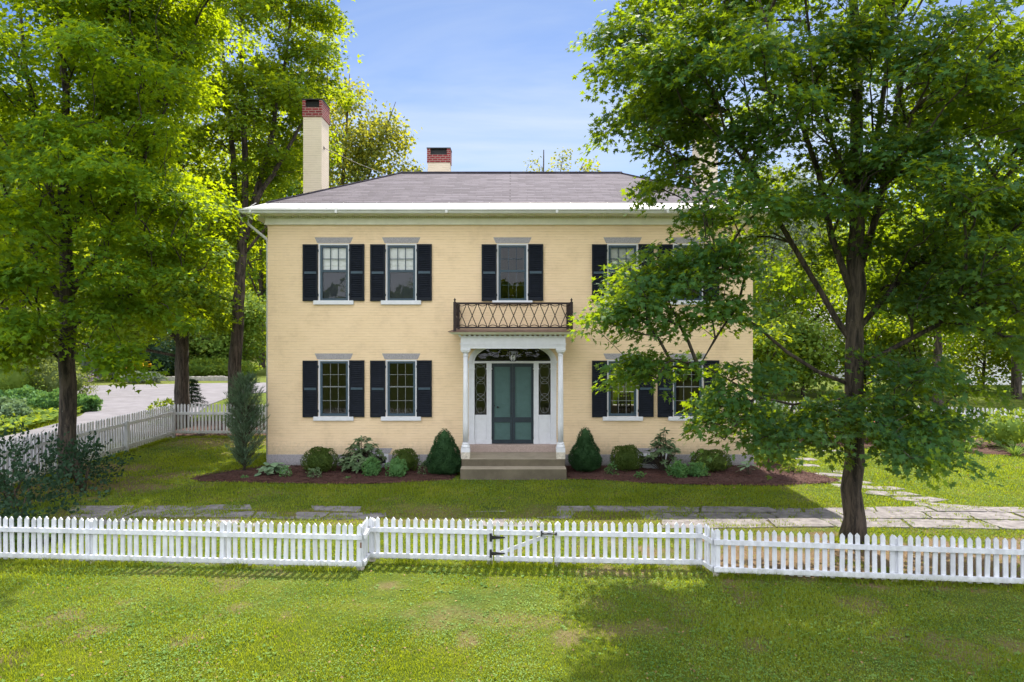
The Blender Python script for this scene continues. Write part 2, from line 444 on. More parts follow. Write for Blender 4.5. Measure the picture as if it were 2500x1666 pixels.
# ------------------------------------------------------------------ leaves
MAPLE = np.array([(0, 0, 0), (.46, .06, .05), (.24, .30, .02), (.60, .62, .09), (.17, .56, .01), (0, 1.10, -.04),
                  (-.17, .56, .01), (-.60, .62, .09), (-.24, .30, .02), (-.46, .06, .05)]) * np.array([1, 1, 1])
OVAL6 = np.array([(0, 0, 0), (.30, .25, .05), (.30, .65, .05), (0, 1, 0), (-.30, .65, .05), (-.30, .25, .05)])
DIAM = np.array([(0, 0, 0), (.40, .50, .08), (0, 1, 0), (-.40, .50, .08)])
LANCE = np.array([(0, 0, 0), (.16, .35, .04), (.13, .75, .03), (0, 1, -.05), (-.13, .75, .03), (-.16, .35, .04)])
SPIKE = np.array([(-.10, 0, 0), (.10, 0, 0), (0, 1, 0)])
STAR = np.array([(0, 0, 0), (.56, .38, .07), (.18, .52, .01), (0, 1.08, -.03), (-.18, .52, .01), (-.56, .38, .07)])

def unit(a):
    return a / np.maximum(np.linalg.norm(a, axis=-1, keepdims=True), 1e-9)

def leaf_verts(P, T, Nn, size, shape):
    T = unit(T)
    B = unit(np.cross(T, Nn)); Nn = np.cross(B, T)
    s = np.asarray(size)[:, None, None]
    return P[:, None, :] + s * (shape[None, :, 0:1] * B[:, None, :] + shape[None, :, 1:2] * T[:, None, :] + shape[None, :, 2:3] * Nn[:, None, :])

def rnd_dirs(n, rng):
    return unit(rng.normal(size=(n, 3)))

# ------------------------------------------------------------------ trees
def sample_blob(b, rng, n, clump=None):
    cx, cy, cz, rx, ry, rz = b[:6]
    def pts(n, lo):
        d = rnd_dirs(n, rng)
        r = lo + (1 - lo) * rng.random(n) ** 0.55
        return np.stack([cx + d[:, 0] * rx * r, cy + d[:, 1] * ry * r, cz + d[:, 2] * rz * r], 1)
    if not clump:
        return pts(n, 0.35)
    # leafy plates: groups of sprays spread along a nearly level bough, drooping away from the trunk
    R, k = clump
    nc = max(2, n // k); c = pts(nc, 0.30)
    i = rng.integers(0, nc, n)
    Rc = np.minimum(R * rng.uniform(.65, 1.3, nc), max(.35, .9 * min(rx, ry)))
    th = rng.random(n) * 6.283; q = np.sqrt(rng.random(n)) * Rc[i]
    off = np.stack([np.cos(th) * q, np.sin(th) * q], 1)
    o = unit(c[:, :2] + 1e-6)
    outw = (off * o[i]).sum(1)
    z = rng.normal(scale=.09, size=n) - .16 * q ** 2 / np.maximum(Rc[i], .1) - .22 * outw
    return np.stack([c[i, 0] + off[:, 0], c[i, 1] + off[:, 1], c[i, 2] + z], 1)

def tree(name, base, label, stems, blobs, leafmat, barkmat, shape=DIAM, lsize=(0.10, 0.15), per=45, spread=0.42,
         flat=0.10, seed=1, zmin=2.0, cat='tree', group=None, sides=10, tilt=0.35, droop=0.35, branchmat=None, keep=None, thick=1.0, wob=0.05, clump=None):
    """stems: polylines [(x,y,z,r),...] relative to base; blobs: ellipsoids (x,y,z,rx,ry,rz,count) relative to base"""
    rng = np.random.default_rng(seed)
    bx, by = base[0], base[1]
    root = empty(name, (bx, by, 0), label, cat, group)
    off = np.array([bx, by, 0.0])
    tb = MB()
    nodes = []; parents = []; plen = []; fixed = []
    for st in stems:
        pts = np.array([p[:3] for p in st]) + off
        rr = np.array([p[3] for p in st])
        # resample
        seg = np.linalg.norm(np.diff(pts, axis=0), axis=1); cum = np.concatenate([[0], np.cumsum(seg)])
        m = max(3, int(cum[-1] / 0.45))
        t = np.linspace(0, cum[-1], m)
        P = np.stack([np.interp(t, cum, pts[:, k]) for k in range(3)], 1)
        R = np.interp(t, cum, rr)
        P[1:-1, :2] += rng.normal(scale=0.018, size=(m - 2, 2)) * np.minimum(1, R[1:-1, None] * 8)
        P[0] = pts[0]
        tb.tube(P, R, n=sides, wob=wob)
        for i in range(m):
            if P[i, 2] > zmin:
                nodes.append(P[i]); parents.append(-1); plen.append(0.25 * (P[i, 2] - zmin)); fixed.append(R[i])
    trunk = tb.build('trunk', barkmat, root, smooth=True)
    S = np.concatenate([sample_blob(b, rng, b[6], clump) + off for b in blobs])
    S = S[S[:, 2] > 0.6]
    if keep is not None:
        S = S[keep(S)]
    axis_d = np.linalg.norm(S[:, :2] - off[None, :2], axis=1)
    order = np.argsort(axis_d + 0.15 * rng.random(len(S)))
    S = S[order]
    cap = len(nodes) + len(S) * 12
    ND = np.zeros((cap, 3)); PL = np.zeros(cap); PA = np.full(cap, -1, int); n = len(nodes)
    ND[:n] = nodes; PL[:n] = plen
    n0 = n
    chains = []; tips = np.zeros((len(S), 3)); outd = np.zeros((len(S), 3))
    for i, s in enumerate(S):
        d = ND[:n] - s
        dist = np.sqrt((d * d).sum(1)); dh = np.sqrt((d[:, :2] ** 2).sum(1))
        cost = dist + 0.45 * PL[:n] + 1.3 * np.maximum(0, ND[:n, 2] - s[2] + 0.35 * dh)
        j = int(np.argmin(cost))
        a = ND[j]; L = dist[j]
        k = max(2, min(9, int(L / 0.4) + 1))
        t = np.linspace(0, 1, k + 1)[1:]
        bow = 0.10 * L * np.sin(np.pi * t)
        pts = a[None] + (s - a)[None] * t[:, None]
        pts[:, 2] += bow * 0.8 * (1 if s[2] > a[2] - 0.3 else -0.2)
        if k > 2:
            pts[:-1] += rng.normal(scale=0.035 * min(1, L), size=(k - 1, 3))
        chain = [j]
        for q in range(k):
            ND[n] = pts[q]; PA[n] = chain[-1]; PL[n] = PL[chain[-1]] + L / k
            chain.append(n); n += 1
        chains.append(chain)
        tips[i] = s
        outd[i] = pts[-1] - (pts[-2] if k > 1 else a)
    # pipe model radii
    area = np.zeros(n)
    for ch in chains: area[ch[-1]] += 1.0
    for q in range(n - 1, n0 - 1, -1):
        if PA[q] >= n0: area[PA[q]] += area[q]
    rad = thick * 0.0055 * np.maximum(area, 1) ** 0.46
    bb = MB()
    for ch in chains:
        pts = [ND[q] for q in ch]
        rs = [min(rad[ch[1]] * 1.15, fixed[ch[0]] * 0.8 if ch[0] < n0 else rad[ch[0]])] + [rad[q] for q in ch[1:]]
        bb.tube(pts, rs, n=5 if rs[0] > 0.012 else 4, cap=False)
    bb.build('branches', branchmat or M['twig'], root, smooth=True)
    # leaves in flat sprays round the tips
    n_s = len(S)
    cnt = np.maximum(4, (per * rng.uniform(0.55, 1.4, n_s)).astype(int))
    idx = np.repeat(np.arange(n_s), cnt); NL = len(idx)
    nrm = unit(np.array([0, 0, 1.0])[None] + rng.normal(scale=tilt, size=(n_s, 3)))
    out = unit(outd * np.array([1, 1, 0.3]) + 1e-6)
    nrm = unit(nrm + out * 0.25)
    u = unit(np.cross(nrm, out)); w = np.cross(u, nrm)
    R = spread * rng.uniform(0.6, 1.25, n_s)
    rr = np.sqrt(rng.random(NL)) * R[idx]; th = rng.random(NL) * 2 * np.pi
    lp = tips[idx] + (rr * np.cos(th))[:, None] * u[idx] + (rr * np.sin(th) * 1.25)[:, None] * w[idx] + nrm[idx] * (rng.normal(size=NL) * flat)[:, None]
    lp[:, 2] -= droop * 0.5 * rr ** 2 / np.maximum(R[idx], .05)
    radial = unit((np.cos(th))[:, None] * u[idx] + (np.sin(th))[:, None] * w[idx] + 0.6 * out[idx])
    T = radial + np.array([0, 0, -droop])[None] + rng.normal(scale=0.35, size=(NL, 3))
    LN = nrm[idx] + rng.normal(scale=0.38, size=(NL, 3))
    sz = rng.uniform(lsize[0], lsize[1], NL)
    V = leaf_verts(lp, T, LN, sz, shape)
    np_mesh('crown', V, len(shape), leafmat, root)
    return root

# ------------------------------------------------------------------ shrubs
def dome_points(n, rx, ry, h, rng, lump=0.12, low=0.0, pw=2.0):
    """points near the surface of a lumpy dome standing on the ground; returns local points and outward directions"""
    d = rnd_dirs(n, rng)
    d[:, 2] = np.where(d[:, 2] < -0.75, -d[:, 2], d[:, 2])
    ph = rng.random(6) * 6.28
    l = 1 + lump * (np.sin(3 * d[:, 0] * 2 + ph[0]) * np.sin(2.5 * d[:, 1] * 2 + ph[1]) + 0.6 * np.sin(7 * d[:, 2] + ph[2]) * np.sin(6 * d[:, 0] + ph[3])
                    + 0.5 * np.sin(11 * d[:, 1] + ph[4]) * np.sin(12 * d[:, 0] + ph[5]))
    r = l * (0.80 + 0.22 * rng.random(n) ** 0.6)
    P = np.stack([d[:, 0] * rx * r, d[:, 1] * ry * r, h * 0.5 + d[:, 2] * h * 0.5 * r + low], 1)
    return P, d

def core_dome(cx, cy, rx, ry, h, k=0.78):
    c = MB()
    n = 10; prof = []
    for i in range(7):
        a = -math.pi / 2 + math.pi * i / 6
        prof.append((h * 0.5 + math.sin(a) * h * 0.5 * k, max(0.01, math.cos(a) * k)))
    o = len(c.v)
    for z, r in prof:
        for q in range(n):
            t = 2 * math.pi * q / n
            c.v.append((cx + r * rx * math.cos(t), cy + r * ry * math.sin(t), z))
    for i in range(6):
        for q in range(n):
            a = o + i * n + q; b = o + i * n + (q + 1) % n
            c.f.append((a, b, b + n, a + n)); c.mi.append(0)
    return c

def shrub(name, label, x, y, rx, ry, h, n, ls, mat, seed, cat='shrub', group=None, shape=DIAM, lump=0.12, core=True, up=0.3, low=0.0, twig='twig', out=1.0):
    rng = np.random.default_rng(seed)
    root = empty(name, (x, y, 0), label, cat, group)
    P, d = dome_points(n, rx, ry, h, rng, lump, low)
    P = P + np.array([x, y, 0]); P[:, 2] = np.maximum(P[:, 2], 0.02)
    T = d * out + rng.normal(scale=0.7, size=(n, 3)) + np.array([0, 0, up])
    LN = d + rng.normal(scale=0.5, size=(n, 3)) + np.array([0, 0, 0.4])
    V = leaf_verts(P, T, LN, rng.uniform(ls[0], ls[1], n), shape)
    np_mesh('foliage', V, len(shape), mat, root, core=core_dome(x, y, rx, ry, h) if core else None)
    st = MB()
    for k in range(7 if not core else 4):
        a = rng.random() * 6.28; q = rng.uniform(0.2, 0.75)
        e = (x + math.cos(a) * rx * q, y + math.sin(a) * ry * q, h * rng.uniform(0.55, 0.85))
        st.tube([(x + math.cos(a) * .03, y + math.sin(a) * .03, 0), (x + math.cos(a) * rx * q * .4, y + math.sin(a) * ry * q * .4, h * .35), e], [.014 + .008 * h, .010 + .006 * h, .004], n=5)
    st.build('stems', M[twig], root, smooth=True)
    return root
# ------------------------------------------------------------------ camera, light, sky
def gnd(px, py, z=0.0):
    Y = F * (CAMZ - z) / (py - 812.0)
    return ((px - 1250) / F * Y, Y)
def gx(px, Y): return (px - 1250) / F * Y
def gz(py, Y): return CAMZ - (py - 812.0) / F * Y

cam = bpy.data.cameras.new('camera')
cam.lens = 24.0; cam.sensor_width = 36.0; cam.clip_end = 2000; cam.clip_start = 0.1
cam.shift_y = -21.0 / 2500
co = bpy.data.objects.new('camera', cam); COL.objects.link(co)
co.location = (0, 0, CAMZ); co.rotation_euler = (math.radians(90), 0, 0)
scene.camera = co

SUN = Vector((0.13, 1.0, 1.5)).normalized()
sl = bpy.data.lights.new('sun', 'SUN')
sl.energy = 4.5; sl.angle = math.radians(0.53); sl.color = (1.0, 0.93, 0.80)
so = bpy.data.objects.new('sun', sl); COL.objects.link(so)
so.rotation_euler = (-SUN).to_track_quat('-Z', 'Y').to_euler(); so.location = (10, 60, 80)

w = bpy.data.worlds.new('World'); scene.world = w; w.use_nodes = True
nt = w.node_tree
bg = nt.nodes['Background']; bg.inputs['Strength'].default_value = 0.10
sky = nt.nodes.new('ShaderNodeTexSky'); sky.sky_type = 'NISHITA'; sky.sun_disc = False
sky.sun_elevation = math.asin(SUN.z); sky.sun_rotation = math.atan2(SUN.x, SUN.y)
sky.air_density = 0.5; sky.dust_density = 0.0; sky.ozone_density = 6.0; sky.altitude = 100
tc = nt.nodes.new('ShaderNodeTexCoord')
sep = nt.nodes.new('ShaderNodeSeparateXYZ'); nt.links.new(tc.outputs['Generated'], sep.inputs[0])
zz = N(nt, 'ShaderNodeMath', operation='MAXIMUM'); zz.inputs[1].default_value = 0.0; nt.links.new(sep.outputs['Z'], zz.inputs[0])
za = N(nt, 'ShaderNodeMath', operation='ADD'); za.inputs[1].default_value = 0.18; nt.links.new(zz.outputs[0], za.inputs[0])
dx = N(nt, 'ShaderNodeMath', operation='DIVIDE'); nt.links.new(sep.outputs['X'], dx.inputs[0]); nt.links.new(za.outputs[0], dx.inputs[1])
dy = N(nt, 'ShaderNodeMath', operation='DIVIDE'); nt.links.new(sep.outputs['Y'], dy.inputs[0]); nt.links.new(za.outputs[0], dy.inputs[1])
cb = nt.nodes.new('ShaderNodeCombineXYZ'); nt.links.new(dx.outputs[0], cb.inputs[0]); nt.links.new(dy.outputs[0], cb.inputs[1])
# thin high wisps
mp = nt.nodes.new('ShaderNodeMapping'); mp.inputs['Scale'].default_value = (0.45, 1.3, 1); mp.inputs['Rotation'].default_value = (0, 0, 0.35); mp.inputs['Location'].default_value = (3.1, 1.7, 0)
nt.links.new(cb.outputs[0], mp.inputs[0])
nz = N(nt, 'ShaderNodeTexNoise', Scale=1.1, Detail=7.0, Roughness=0.55, Distortion=0.6); nt.links.new(mp.outputs[0], nz.inputs['Vector'])
cr = ramp(nt, [(0.33, (0.0, 0.0, 0.0)), (0.64, (0.88, 0.88, 0.88))]); nt.links.new(nz.outputs['Fac'], cr.inputs['Fac'])
# cloud opposite the sun, widened overhead out of view as added fill light
mp2 = nt.nodes.new('ShaderNodeMapping'); mp2.inputs['Scale'].default_value = (0.5, 0.7, 1); nt.links.new(cb.outputs[0], mp2.inputs[0])
nz2 = N(nt, 'ShaderNodeTexNoise', Scale=1.0, Detail=8.0, Roughness=0.55); nt.links.new(mp2.outputs[0], nz2.inputs['Vector'])
bk = N(nt, 'ShaderNodeMapRange', interpolation_type='SMOOTHSTEP'); nt.links.new(sep.outputs['Y'], bk.inputs['Value'])
bk.inputs['From Min'].default_value = 0.60; bk.inputs['From Max'].default_value = -0.10
sm = N(nt, 'ShaderNodeMath', operation='MULTIPLY_ADD'); nt.links.new(bk.outputs[0], sm.inputs[0]); sm.inputs[1].default_value = 0.42
nt.links.new(nz2.outputs['Fac'], sm.inputs[2])
cr2 = ramp(nt, [(0.66, (0, 0, 0)), (0.82, (1, 1, 1))]); nt.links.new(sm.outputs[0], cr2.inputs['Fac'])
mx = N(nt, 'ShaderNodeMix', data_type='RGBA'); nt.links.new(cr.outputs['Color'], mx.inputs['Factor'])
nt.links.new(sky.outputs[0], mx.inputs['A']); mx.inputs['B'].default_value = (3.3, 3.7, 4.1, 1)
mxb = N(nt, 'ShaderNodeMix', data_type='RGBA'); nt.links.new(cr2.outputs['Color'], mxb.inputs['Factor'])
nt.links.new(mx.outputs['Result'], mxb.inputs['A']); mxb.inputs['B'].default_value = (9.6, 10.0, 10.8, 1)
nt.links.new(mxb.outputs['Result'], bg.inputs['Color'])

scene.view_settings.view_transform = 'Standard'
scene.view_settings.look = 'None'
scene.view_settings.exposure = 1.3
scene.view_settings.gamma = 1.0

# ------------------------------------------------------------------ ground
BED_L = [(-7.7, 16.3), (-7.3, 16.0), (-6.0, 15.85), (-4.5, 15.75), (-3.2, 15.75), (-2.2, 15.95), (-1.4, 16.15), (-1.25, 17.8), (-6.2, 17.8), (-6.5, 17.6), (-7.4, 16.75)]
BED_R = [(1.28, 17.8), (1.30, 16.25), (2.2, 16.15), (3.2, 15.75), (4.6, 15.60), (6.0, 15.55), (7.3, 15.75), (7.75, 16.1), (7.4, 16.9), (7.0, 18.2), (6.2, 18.2), (6.2, 17.8)]
DRIVE = [(-12.6, 12), (-16.6, 12), (-17.0, 23.5), (-17.4, 26.3), (-18.0, 28.5), (-20.2, 33.2), (-21.2, 35.2), (-24, 36.5), (-60, 37), (-60, 45.5), (-28, 44.5), (-19.5, 47), (-10, 48), (-10, 43), (-15.5, 38.5), (-14.6, 33), (-13.2, 28), (-12.6, 24)]
BED_G = [(8.6, 21.3), (11, 20.5), (13.4, 19.6), (17, 18.4), (19, 21), (12, 24.6), (8.6, 26)]
SOILB = [(-13.0, 22.9), (-8.0, 22.9), (-7.2, 26.5), (-12.4, 27)]

def in_poly(X, Y, poly):
    r = np.zeros(X.shape, bool); n = len(poly)
    for i in range(n):
        x1, y1 = poly[i]; x2, y2 = poly[(i + 1) % n]
        c = ((y1 > Y) != (y2 > Y)) & (X < (x2 - x1) * (Y - y1) / (y2 - y1 + 1e-12) + x1)
        r ^= c
    return r

def vnoise(X, Y, s, seed):
    rng = np.random.default_rng(seed); g = rng.random((64, 64))
    x = X / s; y = Y / s
    xi = np.floor(x).astype(int); yi = np.floor(y).astype(int); fx = x - xi; fy = y - yi
    fx = fx * fx * (3 - 2 * fx); fy = fy * fy * (3 - 2 * fy)
    a = g[xi % 64, yi % 64]; b = g[(xi + 1) % 64, yi % 64]; c = g[xi % 64, (yi + 1) % 64]; d = g[(xi + 1) % 64, (yi + 1) % 64]
    return (a * (1 - fx) + b * fx) * (1 - fy) + (c * (1 - fx) + d * fx) * fy

PATCH = [(gnd(545, 1425), .35), (gnd(140, 1515), .5), (gnd(215, 1550), .35), (gnd(470, 1560), .3), (gnd(20, 1615), .3), (gnd(570, 1487), .2), (gnd(1150, 1560), .22),
         (gnd(1390, 1555), .25), (gnd(1595, 1535), .35), (gnd(1810, 1455), .4), (gnd(1830, 1580), .3), (gnd(2190, 1560), .35), (gnd(2330, 1590), .65), (gnd(2480, 1580), .35),
         (gnd(2100, 1470), .4), (gnd(955, 1430), .2), (gnd(1500, 1540), .3), (gnd(700, 1510), .25)]

def soil(X, Y):
    n1 = vnoise(X, Y, 0.55, 3); n2 = vnoise(X + 9, Y + 4, 0.18, 5); n3 = vnoise(X, Y, 2.1, 6)
    s = np.clip((0.55 * n1 + 0.25 * n2 + 0.3 * n3 - 0.74) * 3.0, 0, 0.45)
    for (px, py), r in PATCH:
        d = np.sqrt((X - px) ** 2 + ((Y - py) * 0.8) ** 2) / (r * .62) + 1.3 * (n2 - 0.5) + 0.9 * (n1 - 0.5)
        s = np.maximum(s, np.clip(1.0 - .85 * d, 0, .62))
    # bare litter under the maples, inside the fence
    for (px, py, rx, ry, k) in [(5.9, 10.6, 4.6, 1.15, 1.0), (-10.6, 15.8, 2.6, 2.4, .8), (-9.6, 21.8, 2.6, 1.2, .7)]:
        d = np.sqrt(((X - px) / rx) ** 2 + ((Y - py) / ry) ** 2) + 0.9 * (n1 - 0.5) + 0.6 * (n2 - .5)
        s = np.maximum(s, k * np.clip(2.4 - 2.2 * d, 0, 1))
    # trodden verges of the flag path
    d = np.abs(Y - 12.9) / 0.75 + 0.9 * (n1 - 0.5)
    s = np.maximum(s, np.where((X > -9) & (X < 10), 0.55 * np.clip(1.7 - 1.5 * d, 0, 1), 0))
    return np.clip(s, 0, 1)

def axis_steps(lo, hi, flo, fhi, fine, coarse):
    a = list(np.arange(lo, flo, coarse)) + list(np.arange(flo, fhi, fine)) + list(np.arange(fhi, hi + coarse, coarse))
    return np.array(a)

xs = axis_steps(-300, 300, -14, 14, 0.14, 13); ys = axis_steps(-60, 620, 5, 25, 0.14, 17)
GX, GY = np.meshgrid(xs, ys, indexing='ij')
GZ = 0.03 * (vnoise(GX, GY, 1.7, 21) - 0.5) + 0.02 * (vnoise(GX, GY, 0.6, 22) - 0.5)
near = (np.abs(GX) < 13.9) & (GY > 5) & (GY < 24.9)
GZ = np.where(near, GZ, -0.002)
nx, ny = len(xs), len(ys)
me = bpy.data.meshes.new('lawn')
ii, jj = np.meshgrid(np.arange(nx - 1), np.arange(ny - 1), indexing='ij')
q = np.stack([ii * ny + jj, (ii + 1) * ny + jj, (ii + 1) * ny + jj + 1, ii * ny + jj + 1], -1).reshape(-1)
me.vertices.add(nx * ny); me.vertices.foreach_set('co', np.stack([GX, GY, GZ], -1).astype(np.float32).ravel())
nf = (nx - 1) * (ny - 1)
me.loops.add(nf * 4); me.loops.foreach_set('vertex_index', q.astype(np.int32))
me.polygons.add(nf); me.polygons.foreach_set('loop_start', np.arange(nf, dtype=np.int32) * 4); me.polygons.foreach_set('loop_total', np.full(nf, 4, np.int32))
at = me.attributes.new('soil', 'FLOAT', 'POINT'); at.data.foreach_set('value', soil(GX, GY).astype(np.float32).ravel())
me.polygons.foreach_set('use_smooth', [True] * nf)
me.update(calc_edges=True)
m, nt, b = new_mat('lawn_ground')
tc = N(nt, 'ShaderNodeTexCoord')
n1 = N(nt, 'ShaderNodeTexNoise', Scale=1.3, Detail=8.0, Roughness=0.75); nt.links.new(tc.outputs['Object'], n1.inputs['Vector'])
r1 = ramp(nt, [(0.32, (0.055, 0.095, 0.014)), (0.52, (0.110, 0.145, 0.022)), (0.72, (0.190, 0.190, 0.040))]); nt.links.new(n1.outputs['Fac'], r1.inputs['Fac'])
n2 = N(nt, 'ShaderNodeTexNoise', Scale=26.0, Detail=6.0, Roughness=0.8); nt.links.new(tc.outputs['Object'], n2.inputs['Vector'])
r2 = ramp(nt, [(0.30, (0.45, 0.45, 0.45)), (0.65, (1.15, 1.15, 1.1))]); nt.links.new(n2.outputs['Fac'], r2.inputs['Fac'])
mx = N(nt, 'ShaderNodeMix', data_type='RGBA', blend_type='MULTIPLY'); mx.inputs['Factor'].default_value = 1
nt.links.new(r1.outputs['Color'], mx.inputs['A']); nt.links.new(r2.outputs['Color'], mx.inputs['B'])
r3 = ramp(nt, [(0.3, (0.10, 0.062, 0.035)), (0.7, (0.27, 0.19, 0.12))]); nt.links.new(n2.outputs['Fac'], r3.inputs['Fac'])
an = N(nt, 'ShaderNodeAttribute', attribute_name='soil')
mx2 = N(nt, 'ShaderNodeMix', data_type='RGBA'); nt.links.new(an.outputs['Fac'], mx2.inputs['Factor'])
nt.links.new(mx.outputs['Result'], mx2.inputs['A']); nt.links.new(r3.outputs['Color'], mx2.inputs['B'])
nt.links.new(mx2.outputs['Result'], b.inputs['Base Color'])
b.inputs['Roughness'].default_value = 0.95; b.inputs['Specular IOR Level'].default_value = 0.1
bp = N(nt, 'ShaderNodeBump', Strength=0.9, Distance=0.05); nt.links.new(n2.outputs['Fac'], bp.inputs['Height']); nt.links.new(bp.outputs['Normal'], b.inputs['Normal'])
me.materials.append(m)
lawn = bpy.data.objects.new('lawn', me); link(lawn); tag(lawn, kind='structure')

def mound(name, poly, mat, top, seed):
    """low heaped sheet with a soft edge, filling poly"""
    rng = np.random.default_rng(seed)
    mb = MB(); cx = sum(p[0] for p in poly) / len(poly); cy = sum(p[1] for p in poly) / len(poly)
    P = []
    for i in range(len(poly)):
        a = np.array(poly[i]); c = np.array(poly[(i + 1) % len(poly)]); k = max(1, int(np.linalg.norm(c - a) / 0.18))
        for t in range(k): P.append(a + (c - a) * t / k)
    P = np.array(P); rings = [(1.0, 0.012), (0.975, top * .6), (0.93, top * .85), (0.8, top), (0.5, top), (0.1, top)]
    n = len(P); vs = []
    for s, z in rings:
        for p in P:
            jt = rng.normal(scale=0.012, size=2) if s > .9 else rng.normal(scale=0.006, size=2)
            vs.append((cx + (p[0] - cx) * s + jt[0], cy + (p[1] - cy) * (1 - (1 - s) * .9) + jt[1], z + (rng.normal(scale=0.008) if s < 1 else 0)))
    fs = []
    for r in range(len(rings) - 1):
        for i in range(n): fs.append((r * n + i, r * n + (i + 1) % n, (r + 1) * n + (i + 1) % n, (r + 1) * n + i))
    fs.append(tuple((len(rings) - 1) * n + i for i in range(n)))
    mb.add(vs, fs)
    if 'mulch' in name:
        pa = np.array(poly); k = 0
        q_ = np.stack([rng.uniform(pa[:, 0].min(), pa[:, 0].max(), 9000), rng.uniform(pa[:, 1].min(), pa[:, 1].max(), 9000)], 1)
        q_ = q_[in_poly(q_[:, 0], q_[:, 1], poly)]
        for x, y in q_:
            a = rng.random() * 6.283; l = rng.uniform(.012, .035); w_ = rng.uniform(.004, .010); t = rng.uniform(-.012, .016, 4)
            c, s_ = math.cos(a), math.sin(a); z = top + .004
            mb.add([(x - c * l - s_ * w_, y - s_ * l + c * w_, z + t[0]), (x + c * l - s_ * w_, y + s_ * l + c * w_, z + t[1]), (x + c * l + s_ * w_, y + s_ * l - c * w_, z + t[1] + .004), (x - c * l + s_ * w_, y - s_ * l - c * w_, z + t[0] + .004)], [(0, 1, 2, 3)])
    return tag(mb.build(name, mat, smooth='mulch' not in name), kind='structure')

mound('mulch_bed', BED_L, M['mulch'], 0.06, 1)
mound('mulch_bed', BED_R, M['mulch'], 0.06, 2)
mound('flower_bed_soil', BED_G, M['mulch'], 0.05, 3)
mound('fence_bed_soil', SOILB, M['mulch'], 0.03, 4)
dv = MB(); dv.slab(DRIVE, -0.02, 0.03, 0.0); tag(dv.build('driveway', M['asphalt']), kind='structure')

# flagstone walk: split slabs with ragged outlines, in two rows along the front and a trail up the side yard
prng = random.Random(5)
SLABS = []
def stone(mb, cx, cy, lx, ly, rot, z=0.03):
    n = prng.choice([4, 5, 5, 6]); poly = []; a0 = prng.random()
    for k in range(n):
        t = 2 * math.pi * (k + .5 + prng.uniform(-.18, .18)) / n + (0 if n == 4 else a0)
        c, s = math.cos(t), math.sin(t)
        e = min(1 / max(abs(c), 1e-6), 1 / max(abs(s), 1e-6), 1.28)
        x, y = c * e * lx / 2, s * e * ly / 2
        poly.append((cx + x * math.cos(rot) - y * math.sin(rot), cy + x * math.sin(rot) + y * math.cos(rot)))
    ragged(mb, poly, z)
def ragged(mb, poly, z):
    out = []
    for (x0, y0), (x1, y1) in zip(poly, poly[1:] + poly[:1]):
        L = math.hypot(x1 - x0, y1 - y0); k = max(2, int(L / .11))
        for i in range(k):
            t = i / k; j = .018 if i else .006
            out.append((x0 + (x1 - x0) * t + prng.uniform(-j, j), y0 + (y1 - y0) * t + prng.uniform(-j, j)))
    SLABS.append(out)
    mb.slab(out, -0.04, z + prng.uniform(-.008, .010), 0.015)
fp = MB()
rows = [13.72, 13.30, 12.80, 12.22]
for row in range(3):
    x = -8.8 + row * .35; t0 = prng.uniform(-.1, .1)
    while x < 9.9:
        L = prng.uniform(.55, 1.5); t1 = prng.uniform(-.12, .12)
        ya, yb_ = rows[row + 1], rows[row]
        yo = lambda v: .07 * math.sin(v * .9 + row) - .012 * v
        pr = 0.98 if x > 2.6 else (0.66 if x > .6 else (0.95 if x < -5.0 else (0.62, .55, .30)[row]))
        if prng.random() < pr:
            g_ = .018
            poly = [(x + t0 + g_, ya + g_ + yo(x)), (x + L + t1 - g_, ya + g_ + yo(x + L)), (x + L - t1 * .6 - g_, yb_ - g_ + yo(x + L)), (x - t0 * .6 + g_, yb_ - g_ + yo(x))]
            if prng.random() < .35: poly.insert(2, (x + L + prng.uniform(-.02, .12), (ya + yb_) / 2 + yo(x + L)))
            ragged(fp, poly, (0.018 if x > 2.6 else 0.006) + prng.uniform(-.004, .004))
        x += L; t0 = t1
for (sx, sy, lx, ly) in [(9.0, 13.2, 1.2, .5), (8.8, 13.75, 1.3, .45), (8.55, 14.25, 1.1, .45), (8.2, 14.75, 1.2, .45), (8.35, 15.3, .9, .4), (7.75, 15.5, .9, .4), (7.9, 16.0, 1.0, .42),
                         (7.75, 16.7, .8, .4), (8.25, 17.1, .5, .35), (7.75, 17.9, .6, .4), (8.1, 18.8, .6, .4), (8.0, 20.2, .8, .4), (9.3, 20.1, 1.0, .3), (11.0, 19.4, 1.1, .3), (10.3, 12.9, 1.2, .5), (10.0, 12.3, 1.2, .5)]:
    stone(fp, sx, sy, lx, ly, prng.uniform(-.35, .1), 0.016)
tag(fp.build('flagstone_path', M['slab']), kind='structure')

